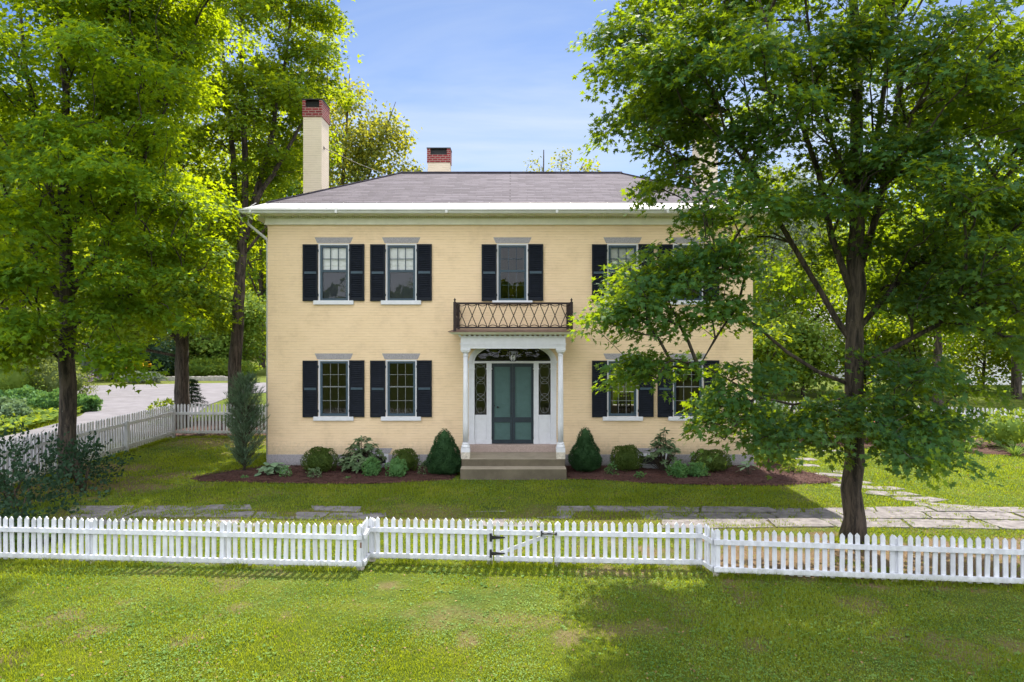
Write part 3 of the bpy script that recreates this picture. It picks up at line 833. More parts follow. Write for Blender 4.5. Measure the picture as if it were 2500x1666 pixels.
# ------------------------------------------------------------------ grass
rng = np.random.default_rng(42)
def scatter(n, y0, y1, xk=0.80):
    Y = np.exp(rng.uniform(np.log(y0), np.log(y1), n)); X = rng.uniform(-xk, xk, n) * Y
    ok = ~(in_poly(X, Y, BED_L) | in_poly(X, Y, BED_R) | in_poly(X, Y, DRIVE) | in_poly(X, Y, BED_G) | in_poly(X, Y, SOILB))
    ok &= ~((np.abs(X + .05) < 6.32) & (Y > 17.6)) & ~((np.abs(X - .03) < 1.3) & (Y > 16.15))
    ok &= ~((X < -11.3) & (Y > 13) & (Y < 24))
    X, Y = X[ok], Y[ok]
    s = soil(X, Y)
    k = rng.random(len(X)) > s * 0.93
    X, Y = X[k], Y[k]
    bb = np.zeros(len(X), bool)
    for p in SLABS:
        pa = np.array(p); x0, y0_ = pa.min(0); x1, y1_ = pa.max(0)
        c = np.where((X > x0) & (X < x1) & (Y > y0_) & (Y < y1_))[0]
        if len(c): bb[c[in_poly(X[c], Y[c], [((q[0] - (x0 + x1) / 2) * .93 + (x0 + x1) / 2, (q[1] - (y0_ + y1_) / 2) * .93 + (y0_ + y1_) / 2) for q in p])]] = True
    onslab = bb.copy()
    bb &= (rng.random(len(X)) > 0.05) & (vnoise(X, Y, .33, 77) + .35 * (vnoise(X, Y, .11, 78) - .5) < np.where(X > 3.2, .70, np.where(X > 1.5, .54, .46)))
    global ONS
    ONS = onslab[~bb]
    return X[~bb], Y[~bb]
X, Y = scatter(560000, 6.2, 27)
n = len(X)
sc = np.maximum(1, Y / 10.5)
tall = 0.6 + 0.8 * vnoise(X, Y, 0.8, 9)
h = rng.uniform(0.018, 0.045, n) * tall * sc ** 0.5; wd = rng.uniform(0.004, 0.008, n) * sc
a = rng.random(n) * 6.28; ln = rng.uniform(0.3, 1.3, n) * h
P = np.stack([X, Y, np.where(ONS, .006, -0.015)], 1)
side = np.stack([np.cos(a), np.sin(a), 0 * a], 1) * wd[:, None]
tipd = np.stack([np.cos(a + 1.3) * ln, np.sin(a + 1.3) * ln, h + .015], 1)
V1 = np.stack([P - side, P + side, P + tipd * .55 + side * .8 + np.array([0, 0, .004]), P + tipd], 1)
X, Y = scatter(190000, 6.2, 24)
k = vnoise(X, Y, 0.9, 14) + 0.35 * rng.random(len(X)) + np.clip(X * .05, 0, .15) > 0.58
X, Y = X[k], Y[k]; n2 = len(X)
sc2 = np.maximum(1, Y / 11)
P = np.stack([X, Y, rng.uniform(.012, .045, n2)], 1)
T = np.stack([rng.normal(size=n2), rng.normal(size=n2), rng.normal(scale=.25, size=n2)], 1)
Nn = np.stack([rng.normal(scale=.35, size=n2), rng.normal(scale=.35, size=n2), np.ones(n2)], 1)
CL = np.array([(0, 0, 0), (.5, .35, .03), (.05, 1, 0), (-.5, .45, .03)])
V2 = leaf_verts(P, T, Nn, rng.uniform(.010, .023, n2) * sc2, CL)
# longer unmown grass at the foot of the fences and round the trunks, and a few fallen leaves
lines = [((-9.3, 10.52), (-2.185, 9.99)), ((-2.2, 10.4), (2.83, 10.07)), ((2.885, 9.77), (9.6, 9.02)), ((-11.2, 13.5), (-11.2, 22.7)), ((-11.2, 22.65), (-7.0, 22.65))]
Xl = []; Yl = []
for (x0, y0), (x1, y1) in lines:
    L = math.hypot(x1 - x0, y1 - y0); k = int(L * 620); t = rng.random(k)
    Xl.append(x0 + (x1 - x0) * t + rng.normal(scale=.05, size=k)); Yl.append(y0 + (y1 - y0) * t + rng.normal(scale=.07, size=k))
for (x, y, r_, k) in [(5.7, 11.45, .32, 900), (-10.6, 16.3, .4, 600)]:
    a = rng.random(k) * 6.283; q = r_ * (.75 + .5 * rng.random(k)); Xl.append(x + np.cos(a) * q); Yl.append(y + np.sin(a) * q)
X = np.concatenate(Xl); Y = np.concatenate(Yl); kk = vnoise(X, Y, .4, 31) > .38; X, Y = X[kk], Y[kk]; n3 = len(X)
h = rng.uniform(.04, .13, n3) * (.5 + vnoise(X, Y, .5, 32)); a = rng.random(n3) * 6.28; ln = rng.uniform(.2, .9, n3) * h; wd = rng.uniform(.003, .006, n3)
P = np.stack([X, Y, np.full(n3, -.01)], 1); side = np.stack([np.cos(a), np.sin(a), 0 * a], 1) * wd[:, None]; tipd = np.stack([np.cos(a + 1.3) * ln, np.sin(a + 1.3) * ln, h], 1)
V3 = np.stack([P - side, P + side, P + tipd * .55 + side * .8 + np.array([0, 0, .01]), P + tipd], 1)
X, Y = scatter(2600, 6.2, 20); n4 = len(X)
V4 = leaf_verts(np.stack([X, Y, rng.uniform(.015, .036, n4)], 1), np.stack([rng.normal(size=n4), rng.normal(size=n4), rng.normal(scale=.3, size=n4)], 1), np.stack([rng.normal(scale=.5, size=n4), rng.normal(scale=.5, size=n4), np.ones(n4)], 1), rng.uniform(.015, .036, n4) * np.maximum(1, Y / 11), CL)
# broad leaved weeds in rosettes
X, Y = scatter(1500, 6.2, 15); k = vnoise(X, Y, 1.5, 33) > .45; X, Y = X[k], Y[k]; m_ = 9; n5 = len(X) * m_
Xr = np.repeat(X, m_); Yr = np.repeat(Y, m_); a = np.tile(np.arange(m_) * .7, len(X)) + rng.normal(scale=.3, size=n5)
V5 = leaf_verts(np.stack([Xr, Yr, np.full(n5, .012)], 1), np.stack([np.cos(a), np.sin(a), rng.uniform(.05, .6, n5)], 1), np.tile(np.array([[0, 0, 1.0]]), (n5, 1)), rng.uniform(.015, .045, n5), CL * np.array([.7, 1, 1]))
g = np_mesh('grass', np.concatenate([V1, V2, V3, V4, V5]), 4, None, mats=[M['grassblade'], M['clover'], M['litter']], mi=np.concatenate([np.zeros(len(V1), np.int32), np.ones(len(V2), np.int32), np.zeros(n3, np.int32), np.full(n4, 2, np.int32), np.ones(n5, np.int32)]))
tag(g, 'short green grass and clover of the front lawn', 'grass', kind='stuff')
# ------------------------------------------------------------------ the house
D = 17.70
hx = lambda px: (px - 1250) / F * D
hz = lambda py: CAMZ - (py - 812) / F * D
HL, HR, HB = -6.335, 6.245, 23.65
house = empty('brick_house', (-0.045, D, 0), 'two storey yellow painted brick house with black shutters, white entrance porch and iron balcony', 'house')

UPZ = (4.328, 5.804); LOZ = (1.323, 2.794)
WX = [hx(815), hx(979.5), hx(1251), hx(1520), hx(1680)]
OW = 0.405
wins = [(x, UPZ[0], UPZ[1]) for x in WX] + [(x, LOZ[0], LOZ[1]) for i, x in enumerate(WX) if i != 2]
DC = 0.016
DOOR = (DC - 1.135, DC + 1.135, 0.336, 3.34)
CELL = [(-3.60, .06, .33), (3.62, .06, .33)]
holes = [(x - OW, x + OW, a, b_) for x, a, b_ in wins] + [DOOR]

def holed_wall(mb, x0, x1, z0, z1, y, holes, depth=0.14):
    xb = sorted(set([x0, x1] + [h[0] for h in holes] + [h[1] for h in holes]))
    zb = sorted(set([z0, z1] + [h[2] for h in holes] + [h[3] for h in holes]))
    for i in range(len(xb) - 1):
        for j in range(len(zb) - 1):
            cx = (xb[i] + xb[i + 1]) / 2; cz = (zb[j] + zb[j + 1]) / 2
            if any(h[0] < cx < h[1] and h[2] < cz < h[3] for h in holes): continue
            mb.add([(xb[i], y, zb[j]), (xb[i + 1], y, zb[j]), (xb[i + 1], y, zb[j + 1]), (xb[i], y, zb[j + 1])], [(0, 1, 2, 3)])
    for a, b_, c, d in holes:
        y2 = y + depth
        mb.add([(a, y, c), (a, y2, c), (a, y2, d), (a, y, d)], [(0, 1, 2, 3)])
        mb.add([(b_, y, c), (b_, y2, c), (b_, y2, d), (b_, y, d)], [(3, 2, 1, 0)])
        mb.add([(a, y, c), (b_, y, c), (b_, y2, c), (a, y2, c)], [(0, 1, 2, 3)])
        mb.add([(a, y, d), (b_, y, d), (b_, y2, d), (a, y2, d)], [(3, 2, 1, 0)])

wl = MB()
holed_wall(wl, HL, HR, 0.336, 6.5, D, holes)
# brick spandrels over the fan light
AW, AH, AZ = 1.135, 0.575, 2.757
for s in (-1, 1):
    pts = [(DC + s * AW * math.cos(t), AZ + AH * math.sin(t)) for t in np.linspace(0, math.pi / 2, 13)]
    for p, q_ in zip(pts[:-1], pts[1:]):
        wl.add([(p[0], D, p[1]), (q_[0], D, q_[1]), (q_[0], D, 3.34), (p[0], D, 3.34)], [(0, 1, 2, 3)])
# flanks and rear, with a rear window opposite the dining room
for x in (HL, HR):
    wl.add([(x, D, .336), (x, HB, .336), (x, HB, 6.5), (x, D, 6.5)], [(0, 1, 2, 3)])
REAR = [(3.45, 4.30, 0.98, 2.60)]
holed_wall(wl, HL, HR, 0.336, 6.5, HB, REAR, -0.12)
wl.build('wall', M['brick'], house)

fd = MB()
fd.box(HL - .02, -1.3, D - .025, D + .25, -.15, .336)
fd.box(1.36, HR + .02, D - .025, D + .25, -.15, .336)
fd.box(HL - .02, HL + .3, D + .25, HB, -.15, .336); fd.box(HR - .3, HR + .02, D + .25, HB, -.15, .336); fd.box(HL - .02, HR + .02, HB, HB + .02, -.15, .336)
fd.build('foundation', M['granite'], house, bevel=.008)

# rooms seen through the glass
it = MB()
for z in (0.55, 3.70, 6.40):
    it.box(HL + .05, HR - .05, D + .16, HB - .16, z, z + .06)
for x in (-2.2, -1.35, 1.35, 2.05, 5.6):
    it.box(x, x + .06, D + .17, HB - .2, 0.62, 6.38)
holed_wall(it, HL + .05, HR - .05, 0.60, 6.4, HB - .18, REAR, 0.05)
it.build('interior_rooms', M['inside'], house)
rw = MB()
a, b_, c, d = REAR[0]
for u in (a, (a + b_) / 2 - .015, b_ - .04): rw.box(u, u + .035, HB - .10, HB - .06, c, d)
for v in (c, c + .45, (c + d) / 2, d - .45, d - .04): rw.box(a, b_, HB - .098, HB - .062, v, v + .03)
rw.build('rear_window', M['white'], house)

def shutter(parent, x0, x1, z0, z1, y, seed):
    r = random.Random(seed)
    mb = MB(); st = .042
    y0, y1 = y - .052, y - .012
    mb.box(x0, x0 + st, y0, y1, z0, z1); mb.box(x1 - st, x1, y0, y1, z0, z1)
    mb.box(x0 + st, x1 - st, y0 + .002, y1, z0, z0 + .075); mb.box(x0 + st, x1 - st, y0 + .002, y1, z1 - .05, z1)
    zm = z0 + (z1 - z0) * .5
    mb.cur = 1
    mb.box(x0 + st, x1 - st, y0 + .001, y1, zm - .03, zm + .03)  # middle rail in lighter slate: the light it catches, put into its colour
    mb.cur = 0
    for a, b2 in ((z0 + .075, zm - .03), (zm + .03, z1 - .05)):
        k = int((b2 - a) / .047); s = (b2 - a) / k
        for i in range(k):
            zc = a + (i + .5) * s; dz = s * .52; t = r.uniform(-.003, .003)
            mb.add([(x0 + st, y0 + .006, zc - dz + t), (x1 - st, y0 + .006, zc - dz + t), (x1 - st, y1 - .002, zc + dz * .7), (x0 + st, y1 - .002, zc + dz * .7),
                    (x0 + st, y0 + .006, zc - dz + .009 + t), (x1 - st, y0 + .006, zc - dz + .009 + t), (x1 - st, y1 - .002, zc + dz * .7 + .009), (x0 + st, y1 - .002, zc + dz * .7 + .009)],
                   [(0, 1, 2, 3), (7, 6, 5, 4), (0, 4, 5, 1), (3, 2, 6, 7)])
    mb.add([(x0 + st, y1 - .001, z0 + .01), (x1 - st, y1 - .001, z0 + .01), (x1 - st, y1 - .001, z1 - .01), (x0 + st, y1 - .001, z1 - .01)], [(0, 1, 2, 3)])
    for zz_ in (z0 + .16, z1 - .16):
        xx = x1 if x1 < (parent_x[0]) else x0
        mb.box(xx - .012, xx + .012, y0 + .004, y1 + .01, zz_ - .03, zz_ + .03)
    mb.build('shutter', [M['shutter'], M['sash']], parent)

parent_x = [0]
def blind(parent, cx, zt, zb, sag, seed):
    r = np.random.default_rng(seed); mb = MB(); n = 28; k = 22; hw = .315
    vs = []
    for j in range(k + 1):
        v = j / k
        for i in range(n + 1):
            u = i / n * 2 - 1
            hwv = hw * (1 - .05 * v * (1 - .4 * abs(math.sin(v * 9))))
            z = zt + (zb - zt) * v - sag * (1 - u * u) * v ** 2 * .6
            fold = 0 if v < .55 else (v - .55) / .45
            y = D + .125 + .010 * math.sin(u * 7 + seed) * v + .030 * fold * math.sin((v - sag * 2 * u * u) * 34 + 1.5 * u * u * 3) + r.normal(scale=.002)
            vs.append((cx + u * hwv, y, z))
    fs = [(j * (n + 1) + i, j * (n + 1) + i + 1, (j + 1) * (n + 1) + i + 1, (j + 1) * (n + 1) + i) for j in range(k) for i in range(n)]
    mb.add(vs, fs)
    mb.build('blind', M['blind'], parent, smooth=True)

def window(i, cx, z0, z1, upper):
    parent_x[0] = cx
    zm = z0 + (z1 - z0) * .52
    fr = MB(); y0, y1 = D + .030, D + .085; ox = OW - .042; fw = .058
    fr.box(cx - ox, cx - ox + fw, y0, y1, z0, z1 - .04); fr.box(cx + ox - fw, cx + ox, y0, y1, z0, z1 - .04)
    fr.box(cx - ox + fw, cx + ox - fw, y0 + .002, y1, z0, z0 + (.07 if not upper else .055)); fr.box(cx - ox + fw, cx + ox - fw, y0 + .002, y1, z1 - .04 - fw, z1 - .04)
    a, b2 = cx - ox + fw, cx + ox - fw
    zlo, zhi = z0 + .06, z1 - .04 - fw
    if upper: fr.box(a, b2, y0 + .004, y1, zm - .028, zm + .028)
    mw = .008 if upper else .005
    ym0, ym1 = (y0 + .012, y1 - .004)
    # slender glazing bars: three lights by two in each sash
    fr.cur = 0 if upper else 1
    if not upper:
        fr.box(a, b2, y0 + .004, y1 - .01, zm - .013, zm + .013)
    for za, zb in ((zm + .02, zhi), (zlo, zm - .02)):
        if upper and zb < zm + .01:
            yy0, yy1 = y1 + .012, y1 + .028
        else:
            yy0, yy1 = ym0, ym1
        for k in (1, 2):
            xx = a + (b2 - a) * k / 3
            fr.box(xx - mw, xx + mw, yy0 + .002, yy1, za, zb)
        fr.box(a, b2, yy0 + .001, yy1 - .001, (za + zb) / 2 - mw, (za + zb) / 2 + mw)
    w_ = fr.build('window', [M['sash'], M['bars']], house)
    cs = MB()
    yc0, yc1 = D + .012, D + .10
    cs.box(cx - OW, cx - ox, yc0, yc1, z0, z1 - .04); cs.box(cx + ox, cx + OW, yc0, yc1, z0, z1 - .04); cs.box(cx - OW, cx + OW, yc0 - .004, yc1, z1 - .04, z1)
    cs.build('casing', M['white'], w_)
    gl = MB(); gl.add([(a, D + .070, zlo - .02), (b2, D + .070, zlo - .02), (b2, D + .070, zhi + .01), (a, D + .070, zhi + .01)], [(0, 1, 2, 3)])
    gl.build('pane', M['glass'], w_)
    if upper and i != 2:
        s_ = MB(); s_.add([(a, D + .094, zlo - .02), (b2, D + .094, zlo - .02), (b2, D + .094, zm), (a, D + .094, zm)], [(0, 1, 2, 3)])
        s_.build('insect_screen', M['screen'], w_)
    li = MB(); li.prism([(cx - .430, z1 + .012), (cx + .430, z1 + .012), (cx + .497, z1 + .160), (cx - .497, z1 + .160)], D - .006, D + .05)
    li.build('lintel', M['granite'], w_)
    sl_ = MB(); sl_.box(cx - .52, cx + .52, D - .06, D + .03, z0 - .107, z0 - .001)
    sl_.build('sill', M['white'], w_, bevel=.006)
    shutter(w_, cx - OW - .392, cx - OW - .002, z0 - .018, z1 - .024, D, i * 2 + 1)
    shutter(w_, cx + OW + .002, cx + OW + .392, z0 - .010, z1 - .018, D, i * 2 + 2)
    if upper and i != 2:
        blind(w_, cx, zhi - .01, zm + (.02 if i < 2 else .22), .10 if i < 2 else .05, i + 3)
    return w_
for i, (x, a, b_) in enumerate(wins):
    window(i, x, a, b_, i < 5)

# cornice
fz = MB()
fz.box(HL - .05, HR + .05, D - .05, D - .004, 6.285, 6.452); fz.box(HL - .05, HL - .004, D - .004, HB, 6.285, 6.452); fz.box(HR + .004, HR + .05, D - .004, HB, 6.285, 6.452)
fz.box(HL - .07, HR + .07, D - .07, D - .045, 6.285, 6.312)
fz.build('frieze', M['cornice'], house)
dn = MB()
x = HL - .09
while x < HR + .09:
    dn.box(x, x + .034, D - .105, D - .05, 6.454, 6.498); x += .058
x = HL - .09
y = D - .05
while y < HB:
    dn.box(HL - .105, HL - .05, y, y + .034, 6.454, 6.498); y += .058
dn.build('dentil_course', M['cornice'], house)
EX0, EX1, EY0, EY1 = -6.80, 6.71, 17.24, 24.11
sf = MB()
sf.box(EX0 + .03, EX1 - .03, EY0 + .03, EY1 - .03, 6.50, 6.53)
x = HL + .12
while x < HR - .1:
    sf.box(x, x + .20, 17.34, 17.52, 6.487, 6.501)
    for k in range(5): sf.tube([(x + .02 + k * .04, 17.42, 6.465), (x + .02 + k * .04, 17.42, 6.488)], .012, n=6)
    x += .388
sf.box(EX0 + .03, EX1 - .03, EY0 + .03, EY0 + .05, 6.53, 6.62); sf.box(EX0 + .03, EX0 + .05, EY0 + .05, EY1 - .03, 6.53, 6.62); sf.box(EX1 - .05, EX1 - .03, EY0 + .05, EY1 - .03, 6.53, 6.62)
sf.build('soffit', M['cornice'], house)

def gutter_run(mb, p0, p1, out):
    """ogee gutter swept from p0 to p1; out is the horizontal outward direction"""
    prof = [(0.03, 6.515), (0.06, 6.510), (0.075, 6.535), (0.085, 6.56), (0.115, 6.575), (0.118, 6.612), (0.105, 6.612), (0.10, 6.59), (0.03, 6.585)]
    n = len(prof); vs = []
    for p in (p0, p1):
        for o_, z in prof: vs.append((p[0] + out[0] * o_, p[1] + out[1] * o_, z))
    mb.add(vs, [(i, (i + 1) % n, (i + 1) % n + n, i + n) for i in range(n)] + [tuple(range(n)), tuple(range(2 * n - 1, n - 1, -1))])
gt = MB()
gutter_run(gt, (EX0 - .07, EY0 + .03), (EX1 + .07, EY0 + .03), (0, -1))
gutter_run(gt, (EX0 + .03, EY0 + .03), (EX0 + .03, EY1), (-1, 0)); gutter_run(gt, (EX1 - .03, EY0 + .03), (EX1 - .03, EY1), (1, 0))
for px in (612, 821, 1090, 1360, 1630):
    xx = gx(px, 17.2); gt.box(xx - .03, xx + .03, EY0 - .095, EY0 + .02, 6.505, 6.618)
gt.build('gutter', M['gutter'], house)
dp = MB()
dp.tube([(-6.83, 17.62, 6.52), (-6.83, 17.62, 6.40), (-6.82, 17.62, 6.33), (-6.79, 17.64, 6.28), (-6.45, 17.80, 5.98), (-6.40, 17.83, 5.93), (-6.385, 17.84, 5.85), (-6.385, 17.84, .2)], .036, n=10)
dp.build('downspout', M['gutter'], house, smooth=True)

# hipped roof: shingles above a strip of painted metal along the eaves
EZ = 6.635; RY = (EY0 + EY1) / 2; RZ = 8.32; SL = (RZ - EZ) / (RY - EY0)
def hip_ring(a, dz=0.0):
    z = EZ + SL * a + dz
    return [(EX0 + a, EY0 + a, z), (EX1 - a, EY0 + a, z), (EX1 - a, EY1 - a, z), (EX0 + a, EY1 - a, z)]
rf = MB()
lo = hip_ring(.45, .012); hw = RY - EY0
r0, r1 = (EX0 + hw, RY, RZ + .012), (EX1 - hw, RY, RZ + .012)
low2 = [(p[0], p[1], p[2] - .03) for p in lo]
rf.add(lo + [r0, r1], [(0, 1, 5, 4), (1, 2, 5), (2, 3, 4, 5), (3, 0, 4)])
rf.add(low2 + lo, [(0, 1, 5, 4), (1, 2, 6, 5), (2, 3, 7, 6), (3, 0, 4, 7)])
roof = rf.build('roof', M['shingle'], house)
rc = MB()
rc.bar((r0[0] - .05, RY, RZ + .02), (r1[0] + .05, RY, RZ + .02), .16, .03)
for p, q_ in ((lo[0], r0), (lo[1], r1)):
    rc.bar((p[0], p[1], p[2] + .008), (q_[0], q_[1], q_[2] + .008), .13, .026)
rc.build('ridge_cap', M['shingle'], roof)
ap = MB()
e0 = hip_ring(0); e1 = hip_ring(.50)
for i in range(4):
    j = (i + 1) % 4
    ap.add([e0[i], e0[j], e1[j], e1[i]], [(0, 1, 2, 3)])
eb = [(p[0], p[1], p[2] - .022) for p in e0]
ap.add(e0 + eb, [(0, 4, 5, 1), (1, 5, 6, 2), (2, 6, 7, 3), (3, 7, 4, 0), (4, 7, 6, 5)])
for px in (614, 672, 738, 803, 830, 912, 1000, 1090, 1190, 1290, 1390, 1480, 1580, 1680, 1780, 1860):
    xx = gx(px, 17.5); ap.bar((xx, EY0 + .0, EZ + .004), (xx + .05, EY0 + .44, EZ + .44 * SL + .004), .012, .012)
ap.build('roof_apron', M['metalroof'], roof)

# chimneys
def chimney(x0, x1, y0, y1, zb, zband, ztop, nm=None):
    c = MB(); c.box(x0, x1, y0, y1, zb, zband)
    ch = c.build('chimney', M['chimney'], house)
    k = MB(); o_ = .022
    X0, X1, Y0, Y1 = x0 - o_, x1 + o_, y0 - o_, y1 + o_
    zo = zband + (ztop - zband) * .54
    k.box(X0, X1, Y0, Y1, zband, zo)
    pw = (X1 - X0) * .15
    for a_, b2 in ((X0, X0 + pw), (X1 - pw, X1)):
        k.box(a_, b2, Y0, Y0 + pw, zo, ztop - .02); k.box(a_, b2, Y1 - pw, Y1, zo, ztop - .02)
    for a_, b2 in ((X0, X0 + pw), (X1 - pw, X1)):
        k.box(a_ + .003, b2 - .003, Y0 + pw, Y1 - pw, zo, ztop - .02)
    k.build('brick_cap', M['redbrick'], ch)
    s_ = MB(); s_.box(X0 + .02, X1 - .02, Y0 + .10, Y1 - .02, zo + .001, ztop - .03); s_.build('flue', M['black'], ch)
    l_ = MB(); l_.box(X0 - .012, X1 + .012, Y0 - .012, Y1 + .012, ztop - .02, ztop + .015); l_.build('cap_slab', M['black'], ch)
    return ch
c1 = chimney(-6.30, -5.745, 20.60, 21.42, 6.4, 10.01, 10.53)
c2 = chimney(5.655, 6.21, 20.60, 21.42, 6.4, 10.01, 10.53)
c3 = chimney(-3.215, -2.37, 26.0, 26.55, 7.0, 9.97, 10.52)
sr = MB(); sr.tube([(-5.74, 20.85, 9.13), (-4.7, 20.9, 8.66), (-3.62, 20.95, 8.24)], .008, n=6); sr.box(-5.755, -5.735, 20.80, 20.90, 9.09, 9.17)
sr.build('stay_rod', M['iron'], c1)
# rear wing that carries the third chimney (behind the main roof)
wg = MB(); wg.box(-5.0, 0.5, HB + .03, 29.5, -.1, 6.2); wg.build('rear_wing', M['brick'], house)
wr = MB(); wr.prism([(-5.4, 6.1), (.9, 6.1), (-2.25, 7.9)], HB + .5, 29.9); wr.build('wing_roof', M['shingle'], house)

# ---- entrance
dd = D + .06
# door leaves
for s, lab in ((-1, None), (1, None)):
    x0, x1 = (DC - .545, DC - .002) if s < 0 else (DC + .002, DC + .545)
    z0, z1 = .610, 2.690
    f = MB(); st = .085
    f.box(x0, x0 + st * (.8 if s < 0 else .75), dd - .02, dd + .02, z0, z1); f.box(x1 - st * .75, x1, dd - .02, dd + .02, z0, z1)
    xa, xb = x0 + st * (.8 if s < 0 else .75), x1 - st * .75
    f.box(xa, xb, dd - .019, dd + .02, z1 - .085, z1); f.box(xa, xb, dd - .019, dd + .02, 1.165, 1.295); f.box(xa, xb, dd - .019, dd + .02, z0, z0 + .10)
    lf = f.build('door', M['doordark'], house)
    p = MB(); p.box(xa, xb, dd + .004, dd + .016, z0 + .10, 1.165); p.box(xa, xb, dd + .004, dd + .016, 1.295, z1 - .085)
    for zz_ in (2.33, 2.22, 1.63, 1.40, .87):
        p.box(xa + .03, xb, dd - .0015, dd + .004, zz_, zz_ + .012)
    for xx in (xa + .025, xb - .03): p.box(xx, xx + .012, dd - .001, dd + .004, 1.31, z1 - .10)
    p.build('door_panel', M['doorteal'], lf)
    hh = MB()
    hx_ = x0 if s < 0 else x1
    for zz_ in (.75, 2.54):
        hh = MB(); hh.box(hx_ - .018, hx_ + .018, dd - .04, dd - .015, zz_ - .045, zz_ + .045); hh.build('hinge', M['black'], lf)
    if s < 0:
        for kx, kz, r_ in ((x0 + .16, 1.56, .026), (x0 + .075, 1.60, .018), (x1 - .035, 1.40, .018)):
            kb = MB(); kb.tube([(kx, dd - .02, kz), (kx, dd - .045, kz), (kx, dd - .06, kz), (kx, dd - .075, kz)], [r_ * .5, r_ * .6, r_, r_ * .7], n=10); kb.build('door_knob', M['black'], lf, smooth=True)
# pilasters
def pilaster(xa, xb, y, z0, z1):
    p = MB(); p.box(xa, xb, y, y + .14, z0, z1 - .16)
    iw = (xb - xa) * .22
    p.box(xa - .006, xb + .006, y - .012, y + .14, z0, z0 + .12)
    for a_, b2 in ((xa + .004, xa + iw), (xb - iw, xb - .004)): p.box(a_, b2, y - .012, y, z0 + .12, z1 - .16)
    p.box(xa - .016, xb + .016, y - .026, y + .14, z1 - .16, z1 - .135)
    p.box(xa - .002, xb + .002, y - .014, y + .14, z1 - .135, z1)
    c = (xa + xb) / 2; n = 16
    ring = [(c + math.cos(t) * .032, y - .016, z1 - .068 + math.sin(t) * .026) for t in np.linspace(0, 2 * math.pi, n)]
    p.tube(ring, .006, n=5, cap=False)
    p.build('pilaster', M['white'], house)
pz0, pz1 = .606, 2.70
pilaster(DC - .675, DC - .548, dd - .05, pz0, pz1); pilaster(DC + .548, DC + .675, dd - .05, pz0, pz1)
pilaster(DC - 1.135, DC - .988, dd - .07, pz0, pz1); pilaster(DC + .988, DC + 1.135, dd - .07, pz0, pz1)
tb_ = MB(); tb_.box(DC - 1.15, DC + 1.15, dd - .10, dd + .08, 2.702, 2.745); tb_.box(DC - 1.17, DC + 1.17, dd - .115, dd + .08, 2.745, 2.757)
tb_.build('transom_bar', M['white'], house)
# side lights
for s in (-1, 1):
    x0, x1 = (DC - .985, DC - .678) if s < 0 else (DC + .678, DC + .985)
    f = MB(); y0, y1 = dd - .01, dd + .03
    for a_, b2, c_, d_ in ((x0, x0 + .02, 1.36, 2.70), (x1 - .02, x1, 1.36, 2.70), (x0 + .02, x1 - .02, 1.36, 1.385), (x0 + .02, x1 - .02, 2.675, 2.70)):
        f.box(a_, b2, y0, y1, c_, d_)
    sdl = f.build('sidelight', M['black'], house)
    g_ = MB(); g_.add([(x0, dd + .02, 1.36), (x1, dd + .02, 1.36), (x1, dd + .02, 2.70), (x0, dd + .02, 2.70)], [(0, 1, 2, 3)]); g_.build('pane', M['glass'], sdl)
    l_ = MB(); cx = (x0 + x1) / 2
    for k in range(3):
        zc = 1.60 + k * .435
        l_.tube([(cx + .125 * math.cos(t), dd + .012, zc + .20 * math.sin(t)) for t in np.linspace(0, 2 * math.pi, 25)], .005, n=4, cap=False)
        l_.tube([(cx + .115 * math.cos(t), dd + .012, zc + .215 + .09 * math.sin(t)) for t in np.linspace(0, 2 * math.pi, 19)], .004, n=4, cap=False)
    l_.build('leading', M['galv'], sdl)
    p = MB(); p.box(x0, x1, dd - .03, dd + .05, .606, 1.335); p.box(x0 - .002, x1 + .002, dd - .05, dd + .05, 1.335, 1.36)
    for a_, b2, c_, d_ in ((x0, x0 + .05, .606, 1.335), (x1 - .05, x1, .606, 1.335), (x0 + .05, x1 - .05, .606, .70), (x0 + .05, x1 - .05, 1.26, 1.335)):
        p.box(a_, b2, dd - .042, dd - .03, c_, d_)
    p.build('base_panel', M['white'], house)
# fan light with arched trim
fa = MB()
T_ = np.linspace(0, math.pi, 41)
def arch(w, h, y): return [(DC + w * math.cos(t), y, AZ + h * math.sin(t)) for t in T_]
for (w0, h0, w1, h1, yf) in ((1.135, .575, 1.05, .50, D - .035), (1.05, .50, .985, .435, D - .015)):
    A, B = arch(w0, h0, yf), arch(w1, h1, yf)
    A2, B2 = arch(w0, h0, D + .06), arch(w1, h1, D + .10)
    n = len(A)
    fa.add(A + B + A2 + B2, [(i, i + 1, n + i + 1, n + i) for i in range(n - 1)] + [(i, 2 * n + i, 2 * n + i + 1, i + 1) for i in range(n - 1)] + [(n + i, n + i + 1, 3 * n + i + 1, 3 * n + i) for i in range(n - 1)])
fl = fa.build('fanlight', M['white'], house)
g_ = MB(); A = arch(.985, .435, D + .09); g_.add(A, [tuple(range(len(A)))]); g_.build('pane', M['glass'], fl)
l_ = MB()
for t in np.linspace(.0, math.pi, 10)[1:-1]:
    l_.tube([(DC + .14 * math.cos(t), D + .082, AZ + .07 * math.sin(t)), (DC + .97 * math.cos(t), D + .082, AZ + .425 * math.sin(t))], .006, n=4)
for k in (.15, .58):
    l_.tube([(DC + k * math.cos(t), D + .082, AZ + k * .45 * math.sin(t)) for t in np.linspace(0, math.pi, 21)], .007, n=4, cap=False)
l_.tube(arch(.975, .425, D + .082), .014, n=5, cap=False); l_.box(DC - .98, DC + .98, D + .06, D + .09, AZ + .001, AZ + .022)
l_.build('leading', M['black'], fl)
